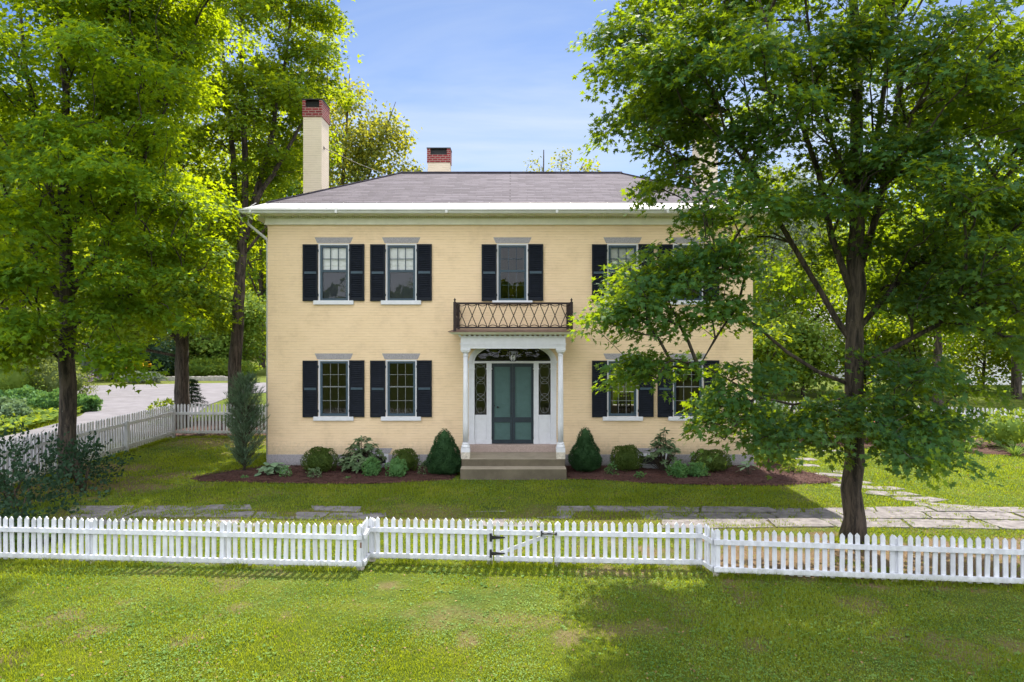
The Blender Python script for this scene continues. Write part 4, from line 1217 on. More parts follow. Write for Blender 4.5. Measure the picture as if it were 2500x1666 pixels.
# steps
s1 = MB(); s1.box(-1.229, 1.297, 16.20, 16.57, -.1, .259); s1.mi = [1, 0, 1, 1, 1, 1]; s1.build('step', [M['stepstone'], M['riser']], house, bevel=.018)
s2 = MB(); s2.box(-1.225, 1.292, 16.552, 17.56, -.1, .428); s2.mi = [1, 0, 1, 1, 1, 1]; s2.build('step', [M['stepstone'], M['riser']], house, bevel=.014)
s3 = MB(); s3.box(-1.13, 1.16, 17.56, 17.90, -.1, .604); s3.build('threshold', M['pinkgranite'], house, bevel=.008)
# columns
for cx in (-1.131, 1.187):
    cy = 16.69
    c = MB()
    prof = [(.815, .070), (1.3, .0695), (2.0, .066), (2.93, .058)]
    n = 24; o_ = 0
    c.lathe(cx, cy, prof, 24)
    col = c.build('column', M['white'], house, smooth=True)
    k = MB(); k.lathe(cx, cy, [(2.925, .060), (2.93, .070), (2.945, .070), (2.95, .060), (2.985, .060), (2.99, .072), (3.01, .085), (3.03, .090)], 24); k.box(cx - .105, cx + .105, cy - .105, cy + .105, 3.03, 3.062); k.box(cx - .12, cx + .12, cy - .12, cy + .12, 3.062, 3.105)
    k.build('capital', M['white'], col)
    k = MB(); k.lathe(cx, cy, [(.685, .098), (.70, .106), (.72, .108), (.74, .10), (.755, .088), (.77, .085), (.785, .092), (.80, .090), (.815, .074)], 24); k.build('base', M['white'], col, smooth=True)
    k = MB(); k.box(cx - .108, cx + .108, cy - .108, cy + .108, .585, .685); k.cur = 1; k.box(cx - .107, cx + .107, cy - .107, cy + .107, .428, .585)
    k.build('plinth', [M['white'], M['peeled']], col)
# entablature, porch roof and balcony rail
PX0, PX1, PY = -1.245, 1.300, 16.58
e = MB()
e.box(PX0, PX1, PY, PY + .22, 3.107, 3.405); e.box(PX0, PX0 + .22, PY + .22, D, 3.107, 3.405); e.box(PX1 - .22, PX1, PY + .22, D, 3.107, 3.405)
e.box(PX0 + .22, PX1 - .22, PY + .22, D, 3.34, 3.39)
for z, t, h_ in ((3.205, .022, .022), (3.165, .010, .006), (3.38, .03, .03)):
    e.box(PX0 - t, PX1 + t, PY - t, PY - .001, z, z + h_); e.box(PX0 - t, PX0 - .001, PY, D, z, z + h_); e.box(PX1 + .001, PX1 + t, PY, D, z, z + h_)
x = PX0 - .05
while x < PX1 + .02:
    e.box(x, x + .055, PY - .085, PY - .02, 3.412, 3.447); x += .122
e.build('entablature', M['white'], house)
pr = MB(); ccx = (PX0 + PX1) / 2
lo_ = [(PX0 - .09, PY - .09, 3.448), (PX1 + .09, PY - .09, 3.448), (PX1 + .09, D, 3.448), (PX0 - .09, D, 3.448)]
hi_ = [(ccx - 1.55, 16.33, 3.505), (ccx + 1.55, 16.33, 3.505), (ccx + 1.55, D, 3.505), (ccx - 1.55, D, 3.505)]
md = [(PX0 - .20, PY - .19, 3.455), (PX1 + .20, PY - .19, 3.455), (PX1 + .20, D, 3.455), (PX0 - .20, D, 3.455)]
pr.add(lo_ + md + hi_, [(0, 3, 2, 1), (0, 1, 5, 4), (1, 2, 6, 5), (3, 0, 4, 7), (4, 5, 9, 8), (5, 6, 10, 9), (7, 4, 8, 11), (8, 9, 10, 11)])
prf = pr.build('porch_roof', M['cornice'], house)
dk = MB()
dk.add([(ccx - 1.56, 16.315, 3.508), (ccx + 1.56, 16.315, 3.508), (ccx + 1.56, D - .001, 3.508), (ccx - 1.56, D - .001, 3.508), (ccx - 1.56, 16.315, 3.524), (ccx + 1.56, 16.315, 3.524), (ccx + 1.50, D - .001, 3.588), (ccx - 1.50, D - .001, 3.588)],
       [(0, 3, 2, 1), (4, 5, 6, 7), (0, 1, 5, 4), (1, 2, 6, 5), (3, 0, 4, 7)])
dk.build('balcony_deck', M['rust'], prf)
rl = MB(); RX0, RX1, RYY = ccx - 1.408, ccx + 1.408, 16.47; zt, zb = 4.20, 3.615
yb = D - .04
rl.box(RX0, RX1, RYY - .02, RYY + .02, zt - .024, zt + .024); rl.box(RX0, RX1, RYY - .018, RYY + .018, zb - .022, zb + .022)
for xx in (RX0, RX1):
    rl.box(xx - .018, xx + .018, RYY + .02, yb, zt - .022, zt + .022); rl.box(xx - .016, xx + .016, RYY + .02, yb, zb - .02, zb + .02)
def xpanel(mb, a, b2):
    """one crossed panel between points a and b2 (top corners follow zt / zb)"""
    a = Vector(a); b2 = Vector(b2)
    z0, z1 = zb + .02, zt - .02
    mb.tube([(a.x, a.y, z0), (b2.x, b2.y, z1)], .0105, n=5); mb.tube([(a.x, a.y, z1), (b2.x, b2.y, z0)], .0105, n=5)
    for zz_, sg in ((z1, -1), (z0, 1)):
        mb.tube([(a.x + (b2.x - a.x) * t, a.y + (b2.y - a.y) * t, zz_ + sg * .045 * math.sin(math.pi * t)) for t in np.linspace(.04, .96, 9)], .0105, n=5)
k = 11
for i in range(k):
    a_ = RX0 + .045 + (RX1 - RX0 - .07) * i / k; b2 = RX0 + .045 + (RX1 - RX0 - .07) * (i + 1) / k
    xpanel(rl, (a_ + .012, RYY, 0), (b2 - .012, RYY, 0))
for xx in (RX0, RX1):
    for i in range(4):
        a_ = RYY + .04 + (yb - RYY - .06) * i / 4; b2 = RYY + .04 + (yb - RYY - .06) * (i + 1) / 4
        xpanel(rl, (xx, a_ + .01, 0), (xx, b2 - .01, 0))
ral = rl.build('balcony_railing', M['iron'], prf)
for xx in (RX0, RX1):
    ps = MB(); ps.box(xx - .028, xx + .028, yb - .02, yb + .03, 3.56, 4.225); ps.build('railing_post', M['iron'], prf)
    ps = MB(); ps.box(xx - .034, xx + .034, RYY - .034, RYY + .034, 3.53, 4.235)
    ps.lathe(xx, RYY, [(4.235, .034), (4.245, .016), (4.26, .014), (4.275, .026), (4.295, .027), (4.31, .014), (4.33, .004)], 10); ps.build('railing_post', M['iron'], prf)
# cellar windows behind the shrubs
for (cx, z0, z1) in CELL:
    cw = MB(); y0 = D - .055
    for a_, b2, c_, d_ in ((cx - .40, cx - .34, .05, .36), (cx + .34, cx + .40, .05, .36), (cx - .34, cx + .34, .30, .36), (cx - .34, cx + .34, .05, .08)):
        cw.box(a_, b2, y0, y0 + .03, c_, d_)
    c_o = cw.build('cellar_window', M['white'], house)
    g_ = MB(); g_.box(cx - .34, cx + .34, y0 + .012, y0 + .026, .08, .30); g_.build('pane', M['black'], c_o)
    l_ = MB(); l_.prism([(cx - .43, .362), (cx + .43, .362), (cx + .50, .50), (cx - .50, .50)], D - .012, D + .02); l_.build('lintel', M['granite'], c_o)
    wl_ = MB()
    A = [(cx + .48 * math.cos(t), D - .03 + .40 * math.sin(t)) for t in np.linspace(math.pi, 2 * math.pi, 15)]
    for z_ in (.06, .10, .14): wl_.tube([(p[0], p[1], z_) for p in A], .024, n=6)
    wl_.build('window_well', M['galv'], c_o, smooth=True)

# lantern hanging under the porch ceiling
ln = empty('porch_lantern', (.02, 17.2, 2.78), 'black framed glass lantern hanging under the porch ceiling before the fanlight', 'lantern')
a_ = MB(); cx, cy = .02, 17.2
a_.tube([(cx, cy, 3.34), (cx, cy, 3.10)], .008, n=6); a_.box(cx - .125, cx + .125, cy - .125, cy + .125, 3.03, 3.06); a_.box(cx - .07, cx + .07, cy - .07, cy + .07, 3.06, 3.10); a_.box(cx - .075, cx + .075, cy - .075, cy + .075, 2.77, 2.79)
for sx in (-1, 1):
    for sy in (-1, 1): a_.bar((cx + sx * .07, cy + sy * .07, 2.79), (cx + sx * .112, cy + sy * .112, 3.03), .012)
a_.build('frame', M['black'], ln)
a_ = MB()
for s in (-1, 1):
    a_.add([(cx - .07, cy + s * .07, 2.79), (cx + .07, cy + s * .07, 2.79), (cx + .11, cy + s * .11, 3.03), (cx - .11, cy + s * .11, 3.03)], [(0, 1, 2, 3)])
    a_.add([(cx + s * .07, cy - .07, 2.79), (cx + s * .07, cy + .07, 2.79), (cx + s * .11, cy + .11, 3.03), (cx + s * .11, cy - .11, 3.03)], [(0, 1, 2, 3)])
a_.build('glass', M['glass'], ln)
a_ = MB()
for kx in (-.03, .03): a_.tube([(cx + kx, cy, 2.79), (cx + kx, cy, 2.92)], .014, n=8)
a_.build('candle', M['blind'], ln)

# dining chairs inside the dining room
def chair(x, y, rot, label):
    r = empty('dining_chair', (x, y, .61), label, 'chair', 'dining chairs behind the ground floor window')
    ca, sa = math.cos(rot), math.sin(rot)
    def T(px, py, pz): return (x + px * ca - py * sa, y + px * sa + py * ca, .61 + pz)
    s_ = MB(); s_.slab([T(a, b2, 0)[:2] for a, b2 in ((-.22, -.20), (.22, -.20), (.20, .20), (-.20, .20))], 1.03, 1.07); s_.build('seat', M['wood'], r)
    for px, py in ((-.19, -.17), (.19, -.17)):
        l_ = MB(); l_.bar(T(px, py, 0), T(px, py, .42), .035); l_.build('leg', M['wood'], r)
    for px in (-.18, .18):
        l_ = MB(); l_.bar(T(px, .18, 0), T(px, .24, 1.05), .035); l_.build('leg', M['wood'], r)
    b2 = MB()
    for z in (.62, .76, .90, 1.0): b2.bar(T(-.17, .21 + z * .02, z), T(.17, .21 + z * .02, z), .03, .045)
    for px in (-.08, 0, .08): b2.bar(T(px, .215, .55), T(px, .235, 1.0), .02)
    b2.build('backrest', M['wood'], r)
chair(3.18, 19.6, math.pi, 'dark wooden dining chair behind the ground floor window glass, back towards the lawn')
chair(3.55, 20.7, .4, 'dark wooden dining chair deeper in the dining room, turned to face out')
# ------------------------------------------------------------------ picket fences
def orient(p0, p1):
    d = Vector((p1[0] - p0[0], p1[1] - p0[1], 0)); L = d.length; d.normalize()
    return d, L
def obox(mb, p0, d, nrm, s0, s1, t0, t1, z0, z1):
    """box along d from s0..s1, across nrm from t0..t1"""
    P = lambda s, t, z: (p0[0] + d.x * s + nrm.x * t, p0[1] + d.y * s + nrm.y * t, z)
    mb.add([P(s0, t0, z0), P(s1, t0, z0), P(s1, t1, z0), P(s0, t1, z0), P(s0, t0, z1), P(s1, t0, z1), P(s1, t1, z1), P(s0, t1, z1)],
           [(0, 3, 2, 1), (4, 5, 6, 7), (0, 1, 5, 4), (1, 2, 6, 5), (2, 3, 7, 6), (3, 0, 4, 7)])
def picket(mb, p0, d, nrm, s, w_, t0, t1, z0, z1, r):
    s += r.uniform(-.008, .008); z1 += r.uniform(-.010, .010); z0 += r.uniform(-.008, .008); lean = r.gauss(0, .007)
    pt = w_ * .62; tw = r.uniform(-.05, .05)
    poly = [(-w_ / 2, z0), (w_ / 2, z0), (w_ / 2 + lean, z1 - pt), (lean, z1), (-w_ / 2 + lean, z1 - pt)]
    vs = []
    for t in (t0, t1):
        for a, z in poly: vs.append((p0[0] + d.x * (s + a) + nrm.x * (t + tw * a), p0[1] + d.y * (s + a) + nrm.y * (t + tw * a), z))
    mb.add(vs, [(0, 1, 2, 3, 4), (9, 8, 7, 6, 5)] + [(i, i + 5, (i + 1) % 5 + 5, (i + 1) % 5) for i in range(5)])
def fence_seg(root, p0, p1, nrm_side, top, gap0, rails, sp, pw, mat, posts, seed, post_top=None, peel=None, post_side=0.0, first=None, rail_h=.066, rail_t=.034):
    """nrm_side=+1: rails on the side to the right of p0->p1"""
    r = random.Random(seed)
    d, L = orient(p0, p1); nrm = Vector((d.y, -d.x, 0)) * nrm_side
    mb = MB(); k = max(1, int(round(L / sp))); q = L / k
    for i in range(k):
        picket(mb, p0, d, nrm, (i + .5) * q if first is None else first + i * q, pw, -.012, .010, gap0, top, r)
    mb.build('picket_panel', mat, root)
    for z in rails:
        rb = MB(); obox(rb, p0, d, nrm, 0.0, L, .0105, .0105 + rail_t, z - rail_h / 2, z + rail_h / 2); rb.build('rail', mat, root)
    for s in posts:
        pb = MB(); pt = post_top or top - .02
        obox(pb, p0, d, nrm, s - .043, s + .043, -.10 + post_side, -.014 + post_side, 0.06 if peel else -.1, pt - .05)
        P = lambda a, t, z: (p0[0] + d.x * (s + a) + nrm.x * (t + post_side), p0[1] + d.y * (s + a) + nrm.y * (t + post_side), z)
        pb.add([P(-.043, -.10, pt - .05), P(.043, -.10, pt - .05), P(.043, -.014, pt - .05), P(-.043, -.014, pt - .05), P(0, -.057, pt)], [(0, 1, 4), (1, 2, 4), (2, 3, 4), (3, 0, 4)])
        if peel:
            pb.cur = 1; obox(pb, p0, d, nrm, s - .044, s + .044, -.101 + post_side, -.013 + post_side, -.1, .06)
        pb.build('post', [mat, M['peeled']], root)

FT, FR = .690, (.508, .120)
fa_ = empty('picket_fence', (-2.19, 10.0, 0), 'white picket fence run carrying the gate hinges, brown chip on its corner post', 'fence', 'white picket fence along the front lawn')
A0, A1, A2, A3 = (-9.3, 10.52), (-2.185, 9.99), (-2.20, 10.40), (-.285, 10.26)
LA = orient(A0, A1)[1]
fence_seg(fa_, A0, A1, 1, FT + .015, .055, FR, .1095, .062, M['fence'], [LA - 4.21, LA - 2.13, LA - .045], 1, peel=True)
fence_seg(fa_, A1, A2, 1, FT + .01, .06, FR, .10, .055, M['fence'], [], 2)
fence_seg(fa_, A2, A3, 1, FT, .06, FR, .114, .062, M['fence'], [.06, 1.87], 3, peel=True)
ck = MB(); ck.box(-2.215, -2.19, 9.938, 9.946, .36, .44); ck.build('paint_chip', M['rust'], fa_)
ga = empty('picket_gate', (.19, 10.22, 0), 'white picket gate with black strap hinges, a latch and a diagonal brace', 'gate')
G0, G1 = (-.262, 10.255), (.610, 10.19)
d, L = orient(G0, G1); nrm = Vector((d.y, -d.x, 0))
mb = MB(); r = random.Random(9)
for i in range(8):
    picket(mb, G0, d, nrm, .05 + i * (L - .10) / 7, .060, -.012, .010, .055, FT - .012, r)
mb.build('picket_panel', M['fence'], ga)
for z in FR:
    rb = MB(); obox(rb, G0, d, nrm, 0, L, .0105, .040, z - .036, z + .030); rb.build('rail', M['fence'], ga)
rb = MB(); rb.bar((G0[0] + .07, G0[1] + .03, .17), (G1[0] - .10, G1[1] + .035, .45), .02, .055); rb.build('brace', M['fence'], ga)
for z in (.435, .195):
    h_ = MB(); y = G0[1] - .055
    h_.box(-.335, -.300, y - .01, y + .01, z - .06, z + .06)
    h_.prism([(-.30, z - .028), (-.105, z - .008), (-.105, z + .008), (-.30, z + .028)], y - .006, y + .006); h_.build('hinge', M['black'], ga)
h_ = MB(); y = G1[1] - .055
h_.tube([(.44, y + .008, .508), (.66, y - .008, .512)], .012, n=6); h_.box(.43, .45, y - .004, y + .016, .47, .55); h_.box(.645, .665, y - .02, y, .49, .53); h_.build('latch', M['black'], ga)
fb = empty('picket_fence', (2.88, 9.78, 0), 'white picket fence run from the latch post past the foot of the dark maple trunk', 'fence', 'white picket fence along the front lawn')
B0, B1, B2, B3 = (.632, 10.19), (2.83, 10.07), (2.885, 9.77), (9.6, 9.02)
fence_seg(fb, B0, B1, 1, FT, .06, FR, .114, .062, M['fence'], [.05, 2.14], 4, peel=True)
fence_seg(fb, B1, B2, 1, FT, .06, FR, .09, .055, M['fence'], [], 5)
fence_seg(fb, B2, B3, 1, FT, .06, FR, .1126, .062, M['fence'], [.045, 2.47, 4.9], 6, peel=True)
# yard fences
fc = empty('picket_fence', (-11.3, 19.9, 0), 'weathered picket fence running back beside the driveway behind the maple trunk', 'fence', 'weathered picket fences of the side yard')
fence_seg(fc, (-11.3, 13.2), (-11.3, 22.75), 1, 1.11, .06, (.82, .17), .125, .062, M['oldfence'], [.9, 3.75, 6.65], 7, post_top=.95, post_side=.155, rail_h=.085)
fd_ = empty('picket_fence', (-9.5, 22.8, 0), 'weathered picket fence across the side yard behind the juniper', 'fence', 'weathered picket fences of the side yard')
fence_seg(fd_, (-11.33, 22.80), (-7.0, 22.80), 1, 1.12, .12, (.80, .18), .118, .062, M['oldfence'], [.06, 2.3, 4.2], 8, post_top=1.0, post_side=.115, rail_h=.085)
fe = empty('picket_fence', (12, 24.5, 0), 'bright white picket fence at the far side of the yard beyond the flower bed', 'fence')
fence_seg(fe, (7.4, 26.6), (19.6, 21.6), 1, .95, .08, (.70, .2), .125, .065, M['fence'], [.1, 2.4, 4.8, 7.2, 9.6, 12.0], 10, post_top=.9)

# ------------------------------------------------------------------ foundation planting
shrub('boxwood_shrub', 'clipped round boxwood between the hosta and the bushy rhododendron', -4.75, 16.9, .42, .40, .64, 4200, (.022, .036), M['box'], 1, group='clipped boxwood balls', up=.2, shape=OVAL6, lump=.09)
shrub('boxwood_shrub', 'clipped round boxwood behind a small leafy plant, next to the slimmer spruce', -2.67, 17.05, .34, .33, .58, 3200, (.022, .036), M['box'], 2, group='clipped boxwood balls', up=.2, shape=OVAL6, lump=.10)
shrub('boxwood_shrub', 'tall clipped round boxwood beside the open cellar window', 2.86, 17.1, .40, .38, .66, 4200, (.022, .036), M['box'], 3, group='clipped boxwood balls', up=.2, shape=OVAL6, lump=.09)
shrub('boxwood_shrub', 'wide flattened boxwood near the granite corner of the house', 4.97, 17.1, .50, .42, .55, 4600, (.022, .036), M['box'], 4, group='clipped boxwood balls', up=.2, shape=OVAL6, lump=.10)

def spike_mesh(name, P, T, size, wdt, mat, root, core=None):
    n = len(P); T = unit(T); a = unit(np.cross(T, rnd_dirs(n, RNG)))
    w_ = (size * wdt)[:, None]
    V = np.stack([P - a * w_, P + a * w_, P + T * size[:, None]], 1)
    return np_mesh(name, V, 3, mat, root, core=core)

def dwarf_spruce(x, y, prof, label, seed, n=15000):
    """cone of short needled shoots; prof: list of (height, radius)"""
    rng = np.random.default_rng(seed)
    root = empty('dwarf_spruce', (x, y, 0), label, 'shrub', 'dwarf spruces beside the entrance steps')
    hs = np.array([p[0] for p in prof]); rs = np.array([p[1] for p in prof])
    z = hs[-1] * (1 - np.sqrt(rng.random(n) * .985 + .0)); z = np.clip(z, .03, hs[-1])
    th = rng.random(n) * 6.283
    l = 1 + .07 * np.sin(5 * th + 3 * z * 4) + .08 * np.sin(9 * th - 17 * z + 1) + .05 * np.sin(23 * z + 2 * th)
    R = np.interp(z, hs, rs) * l * (.86 + .14 * rng.random(n) ** .5)
    P = np.stack([x + R * np.cos(th), y + R * np.sin(th), z], 1)
    T = np.stack([np.cos(th), np.sin(th), .55 + 0 * th], 1) + rng.normal(scale=.45, size=(n, 3))
    c = MB(); c.lathe(x, y, [(h_ * .97, max(.006, r_ * .84)) for h_, r_ in prof], 14)
    spike_mesh('foliage', P, T, rng.uniform(.030, .055, n), .16, M['spruce'], root, c)
    s_ = MB(); s_.tube([(x, y, -.02), (x, y, .25)], .03, n=7); s_.build('trunk', M['twig'], root)
dwarf_spruce(-1.66, 16.78, [(.03, .22), (.12, .40), (.30, .43), (.55, .33), (.80, .24), (1.0, .14), (1.14, .02)], 'dwarf conical spruce with a smooth even cone, beside the entrance steps', 5)
dwarf_spruce(1.83, 17.05, [(.06, .20), (.16, .34), (.35, .38), (.55, .33), (.66, .24), (.90, .16), (1.05, .10), (1.14, .02)], 'dwarf conical spruce with a notched narrow top and bulging base, beside the entrance steps', 6)

def rhodo(x, y, rx, ry, h, nst, label, seed, ls=(.11, .17)):
    rng = np.random.default_rng(seed)
    root = empty('rhododendron', (x, y, 0), label, 'shrub', 'rhododendrons under the windows')
    st = MB(); Ps = []; Ts = []; Ns = []; Sz = []
    for k in range(nst):
        a = rng.random() * 6.283; q = rng.random() ** .5
        ex, ey = math.cos(a) * q * rx, math.sin(a) * q * ry
        ez = h * (1 - .62 * q ** 1.7) * rng.uniform(.5, 1.0)
        tip = np.array([x + ex, y + ey, ez])
        st.tube([(x + ex * .1, y + ey * .1, 0), (x + ex * .55, y + ey * .55, ez * .55), tuple(tip)], [.012, .009, .005], n=5, cap=False)
        axis = unit(np.array([ex * 1.2, ey * 1.2, .75 * h])[None])[0]
        u = unit(np.cross(axis, rng.normal(size=3))[None])[0]; v = np.cross(axis, u)
        m_ = int(rng.integers(8, 13)); ph = rng.random() * 6.28
        for i in range(m_):
            t = ph + i * 2.4
            rad = u * math.cos(t) + v * math.sin(t)
            el = rng.uniform(-.35, .55)
            Ps.append(tip - axis * rng.uniform(0, .05)); Ts.append(rad * math.cos(el) + axis * math.sin(el)); Ns.append(axis + rng.normal(scale=.15, size=3)); Sz.append(rng.uniform(*ls))
    np_mesh('foliage', leaf_verts(np.array(Ps), np.array(Ts), np.array(Ns), np.array(Sz), LANCE * np.array([1.25, 1, 1])), 6, M['rhodo'], root)
    st.build('stems', M['twig'], root, smooth=True)
rhodo(-3.73, 17.0, .56, .42, .98, 85, 'bushy rhododendron with long leaves spreading between two clipped boxwoods', 7)
rhodo(3.78, 17.05, .42, .34, 1.16, 48, 'tall open rhododendron growing beside the metal cellar window well', 8)

for (x, y, r_, h, lab, sd) in [(-3.38, 16.45, .19, .44, 'fresh green leafy plant in front of the bushy rhododendron', 11), (-2.76, 16.35, .22, .44, 'fresh green leafy plant in front of the small boxwood', 12),
                               (3.98, 16.35, .22, .36, 'fresh green leafy plant under the open rhododendron', 13), (4.45, 16.4, .22, .34, 'fresh green leafy plant before the flattened boxwood', 14)]:
    shrub('leafy_plant', lab, x, y, r_, r_, h, 750, (.035, .06), M['shrubg'], sd, cat='plant', group='fresh green plants in the mulch', lump=.2, shape=OVAL6, twig='twig')
for (x, y, r_, h, n_, lab, sd, mt) in [(-5.42, 16.3, .13, .26, 130, 'small upright seedling in the mulch beside the hosta', 15, 'shrubg'), (-4.72, 16.3, .15, .22, 220, 'small grey green plant at the foot of the big boxwood', 16, 'rhodo'),
                                   (2.42, 16.6, .13, .30, 150, 'small light plant in front of the tall boxwood by the spruce', 17, 'shrubg'), (3.05, 16.25, .10, .16, 110, 'tiny light plant between the tall boxwood and the window well', 18, 'shrubg'),
                                   (-2.18, 16.6, .10, .34, 110, 'thin sparse plant between boxwood and smooth spruce', 19, 'rhodo'), (6.92, 16.9, .22, .32, 380, 'small bushy plant at the tip of the mulch bed', 20, 'bed'),
                                   (-6.35, 16.2, .09, .08, 60, 'tiny ground plant near the juniper', 26, 'shrubg'), (-3.9, 16.1, .08, .08, 50, 'tiny ground plant in the middle of the mulch', 27, 'shrubg')]:
    shrub('small_plant', lab, x, y, r_, r_, h, n_, (.03, .055), M[mt], sd, cat='plant', group='small plants in the mulch', core=False, lump=.3, shape=OVAL6)

def rosette(name, x, y, r_, h, n_, ls, shape, mat, label, seed, cat='plant', group=None, wide=1.0, low=.1):
    rng = np.random.default_rng(seed)
    root = empty(name, (x, y, 0), label, cat, group)
    st = MB(); Ps = []; Ts = []; Ns = []; Sz = []
    for i in range(n_):
        t = rng.random() * 6.283; q = rng.uniform(.15, .75)
        rad = np.array([math.cos(t), math.sin(t), 0])
        p = np.array([x, y, 0]) + rad * r_ * q + np.array([0, 0, h * (1 - .75 * q) * rng.uniform(.7, 1.1)])
        st.tube([(x, y, 0), (x + rad[0] * r_ * q * .5, y + rad[1] * r_ * q * .5, p[2] * .7), tuple(p)], .005, n=4, cap=False)
        Ps.append(p); Ts.append(rad + np.array([0, 0, rng.uniform(-.7, .25)])); Ns.append(np.array([0, 0, 1]) + rad * .4 + rng.normal(scale=.2, size=3)); Sz.append(rng.uniform(*ls))
    np_mesh('foliage', leaf_verts(np.array(Ps), np.array(Ts), np.array(Ns), np.array(Sz), shape * np.array([wide, 1, 1])), len(shape), mat, root)
    st.build('stems', M['twig'], root)
    return root
rosette('hosta', -5.82, 16.6, .40, .36, 46, (.17, .26), OVAL6, M['hosta'], 'blue green hosta with broad leaves near the house corner', 21, wide=1.15)
rosette('hosta', 5.75, 16.55, .28, .42, 14, (.14, .20), OVAL6, M['hosta'], 'sparse pale hosta in the mulch before the granite corner', 22, wide=1.0)

def juniper(x, y, h, r_, label, seed, nsp=210, base=.18, lean=0, thin=.55, mat='juniper', twig='twig'):
    """upright juniper: feathery sprays on an open stem"""
    rng = np.random.default_rng(seed)
    root = empty('juniper', (x, y, 0), label, 'shrub', 'upright junipers at the house corners')
    tb = MB(); tb.tube([(x, y, -.02), (x + .02, y, h * .3), (x - .01 + lean * .5, y, h * .6), (x + lean, y, h * .93)], [.038, .03, .02, .005], n=7, wob=.08)
    Ps = []; Ts = []; br = MB()
    for k in range(nsp):
        z0 = h * (base + (.93 - base) * rng.random() ** .9); t = rng.random() * 6.283
        f = (z0 / h - base) / (1 - base)
        R = r_ * (math.sin(math.pi * min(1, .20 + f * .78)) ** .7) * rng.uniform(.35, 1.18) + .03
        d_ = np.array([math.cos(t), math.sin(t), rng.uniform(.9, 1.9)])
        p0 = np.array([x + lean * z0 / h, y, z0 - R * .5]); p0[2] = max(.15, p0[2])
        e = p0 + d_ / math.hypot(d_[0], d_[1]) * R * np.array([1, 1, .75])
        e[2] = min(e[2], h * (1.0 + .04 * rng.random()))
        br.tube([tuple(p0), tuple((p0 + e) / 2 + np.array([0, 0, -.03])), tuple(e)], [.009, .006, .003], n=4, cap=False)
        m_ = int(70 * thin) + 18
        q = .25 + .75 * rng.random(m_) ** .7
        b = p0[None] + (e - p0)[None] * q[:, None] + rng.normal(scale=.028, size=(m_, 3))
        Ps.append(b); Ts.append(unit((e - p0)[None]) + rng.normal(scale=.55, size=(m_, 3)) + np.array([0, 0, .35]))
    P = np.concatenate(Ps); T = np.concatenate(Ts)
    spike_mesh('foliage', P, T, rng.uniform(.05, .13, len(P)), .07, M[mat], root)
    tb.build('trunk', M[twig], root, smooth=True); br.build('branches', M[twig], root)
juniper(-6.66, 17.0, 2.5, .46, 'tall blue green juniper standing at the shaded corner of the house by the weathered fence', 31, nsp=260, base=.07)
juniper(6.36, 16.96, 1.75, .40, 'juniper with a bare reddish stem at the mulch edge beside the granite corner', 32, nsp=150, base=.48, twig='twigred')
juniper(6.95, 18.2, .95, .48, 'low spreading juniper tucked behind the bare stemmed one', 33, nsp=170, base=.12)

# shaded shrubs in the corner of the front fence
for (x, y, rx, ry, h, n_, lab, sd) in [(-9.35, 14.9, .65, .6, 1.05, 900, 'dark twiggy shrub against the trunk of the maple by the driveway fence', 41), (-10.3, 14.0, .8, .8, 1.35, 1150, 'dark loose shrub next to the driveway fence, tall in its middle', 42),
                                   (-9.3, 12.9, .9, .8, .85, 1150, 'dark broad leaved shrub in the fence corner', 43), (-8.9, 11.6, .75, .6, .55, 700, 'low dark shrub just inside the front fence', 44), (-9.9, 15.6, .5, .5, .8, 500, 'dark shrub hugging the back of the maple trunk', 45)]:
    shrub('dark_shrub', lab, x, y, rx, ry, h, n_, (.05, .095), M['dark'], sd, group='dark shrubs in the fence corner', core=False, lump=.55, shape=OVAL6, up=.5)
def fern(x, y, label, seed, n_=16, L=.55):
    rng = np.random.default_rng(seed); root = empty('fern', (x, y, 0), label, 'plant', 'ferns inside the front fence')
    Ps = []; Ts = []; Ns = []; Sz = []; st = MB()
    for i in range(n_):
        t = rng.random() * 6.283; d_ = np.array([math.cos(t), math.sin(t)]); el = rng.uniform(.6, 1.2); pts = []
        for k in range(15):
            f = k / 14; r_ = L * f * math.cos(el * (1 - .5 * f)); z = L * (math.sin(el) * f - .45 * f * f)
            p = np.array([x + d_[0] * r_, y + d_[1] * r_, max(.02, z)]); pts.append(tuple(p))
            if k > 1:
                for s in (-1, 1):
                    Ps.append(p); Ts.append(np.array([-d_[1] * s, d_[0] * s, 0]) + .5 * np.array([d_[0], d_[1], -.1])); Ns.append(np.array([0, 0, 1.0])); Sz.append(.13 * math.sin(math.pi * min(1, .15 + f * .85)) + .02)
        st.tube(pts, .004, n=4, cap=False)
    np_mesh('fronds', leaf_verts(np.array(Ps), np.array(Ts), np.array(Ns), np.array(Sz), DIAM * np.array([.5, 1, 1])), 4, M['fern'], root)
    st.build('stems', M['twig'], root)
fern(-7.95, 11.3, 'bright green fern just behind the pickets', 51); fern(-8.5, 11.9, 'taller fern beside the low dark shrub', 52, L=.65)

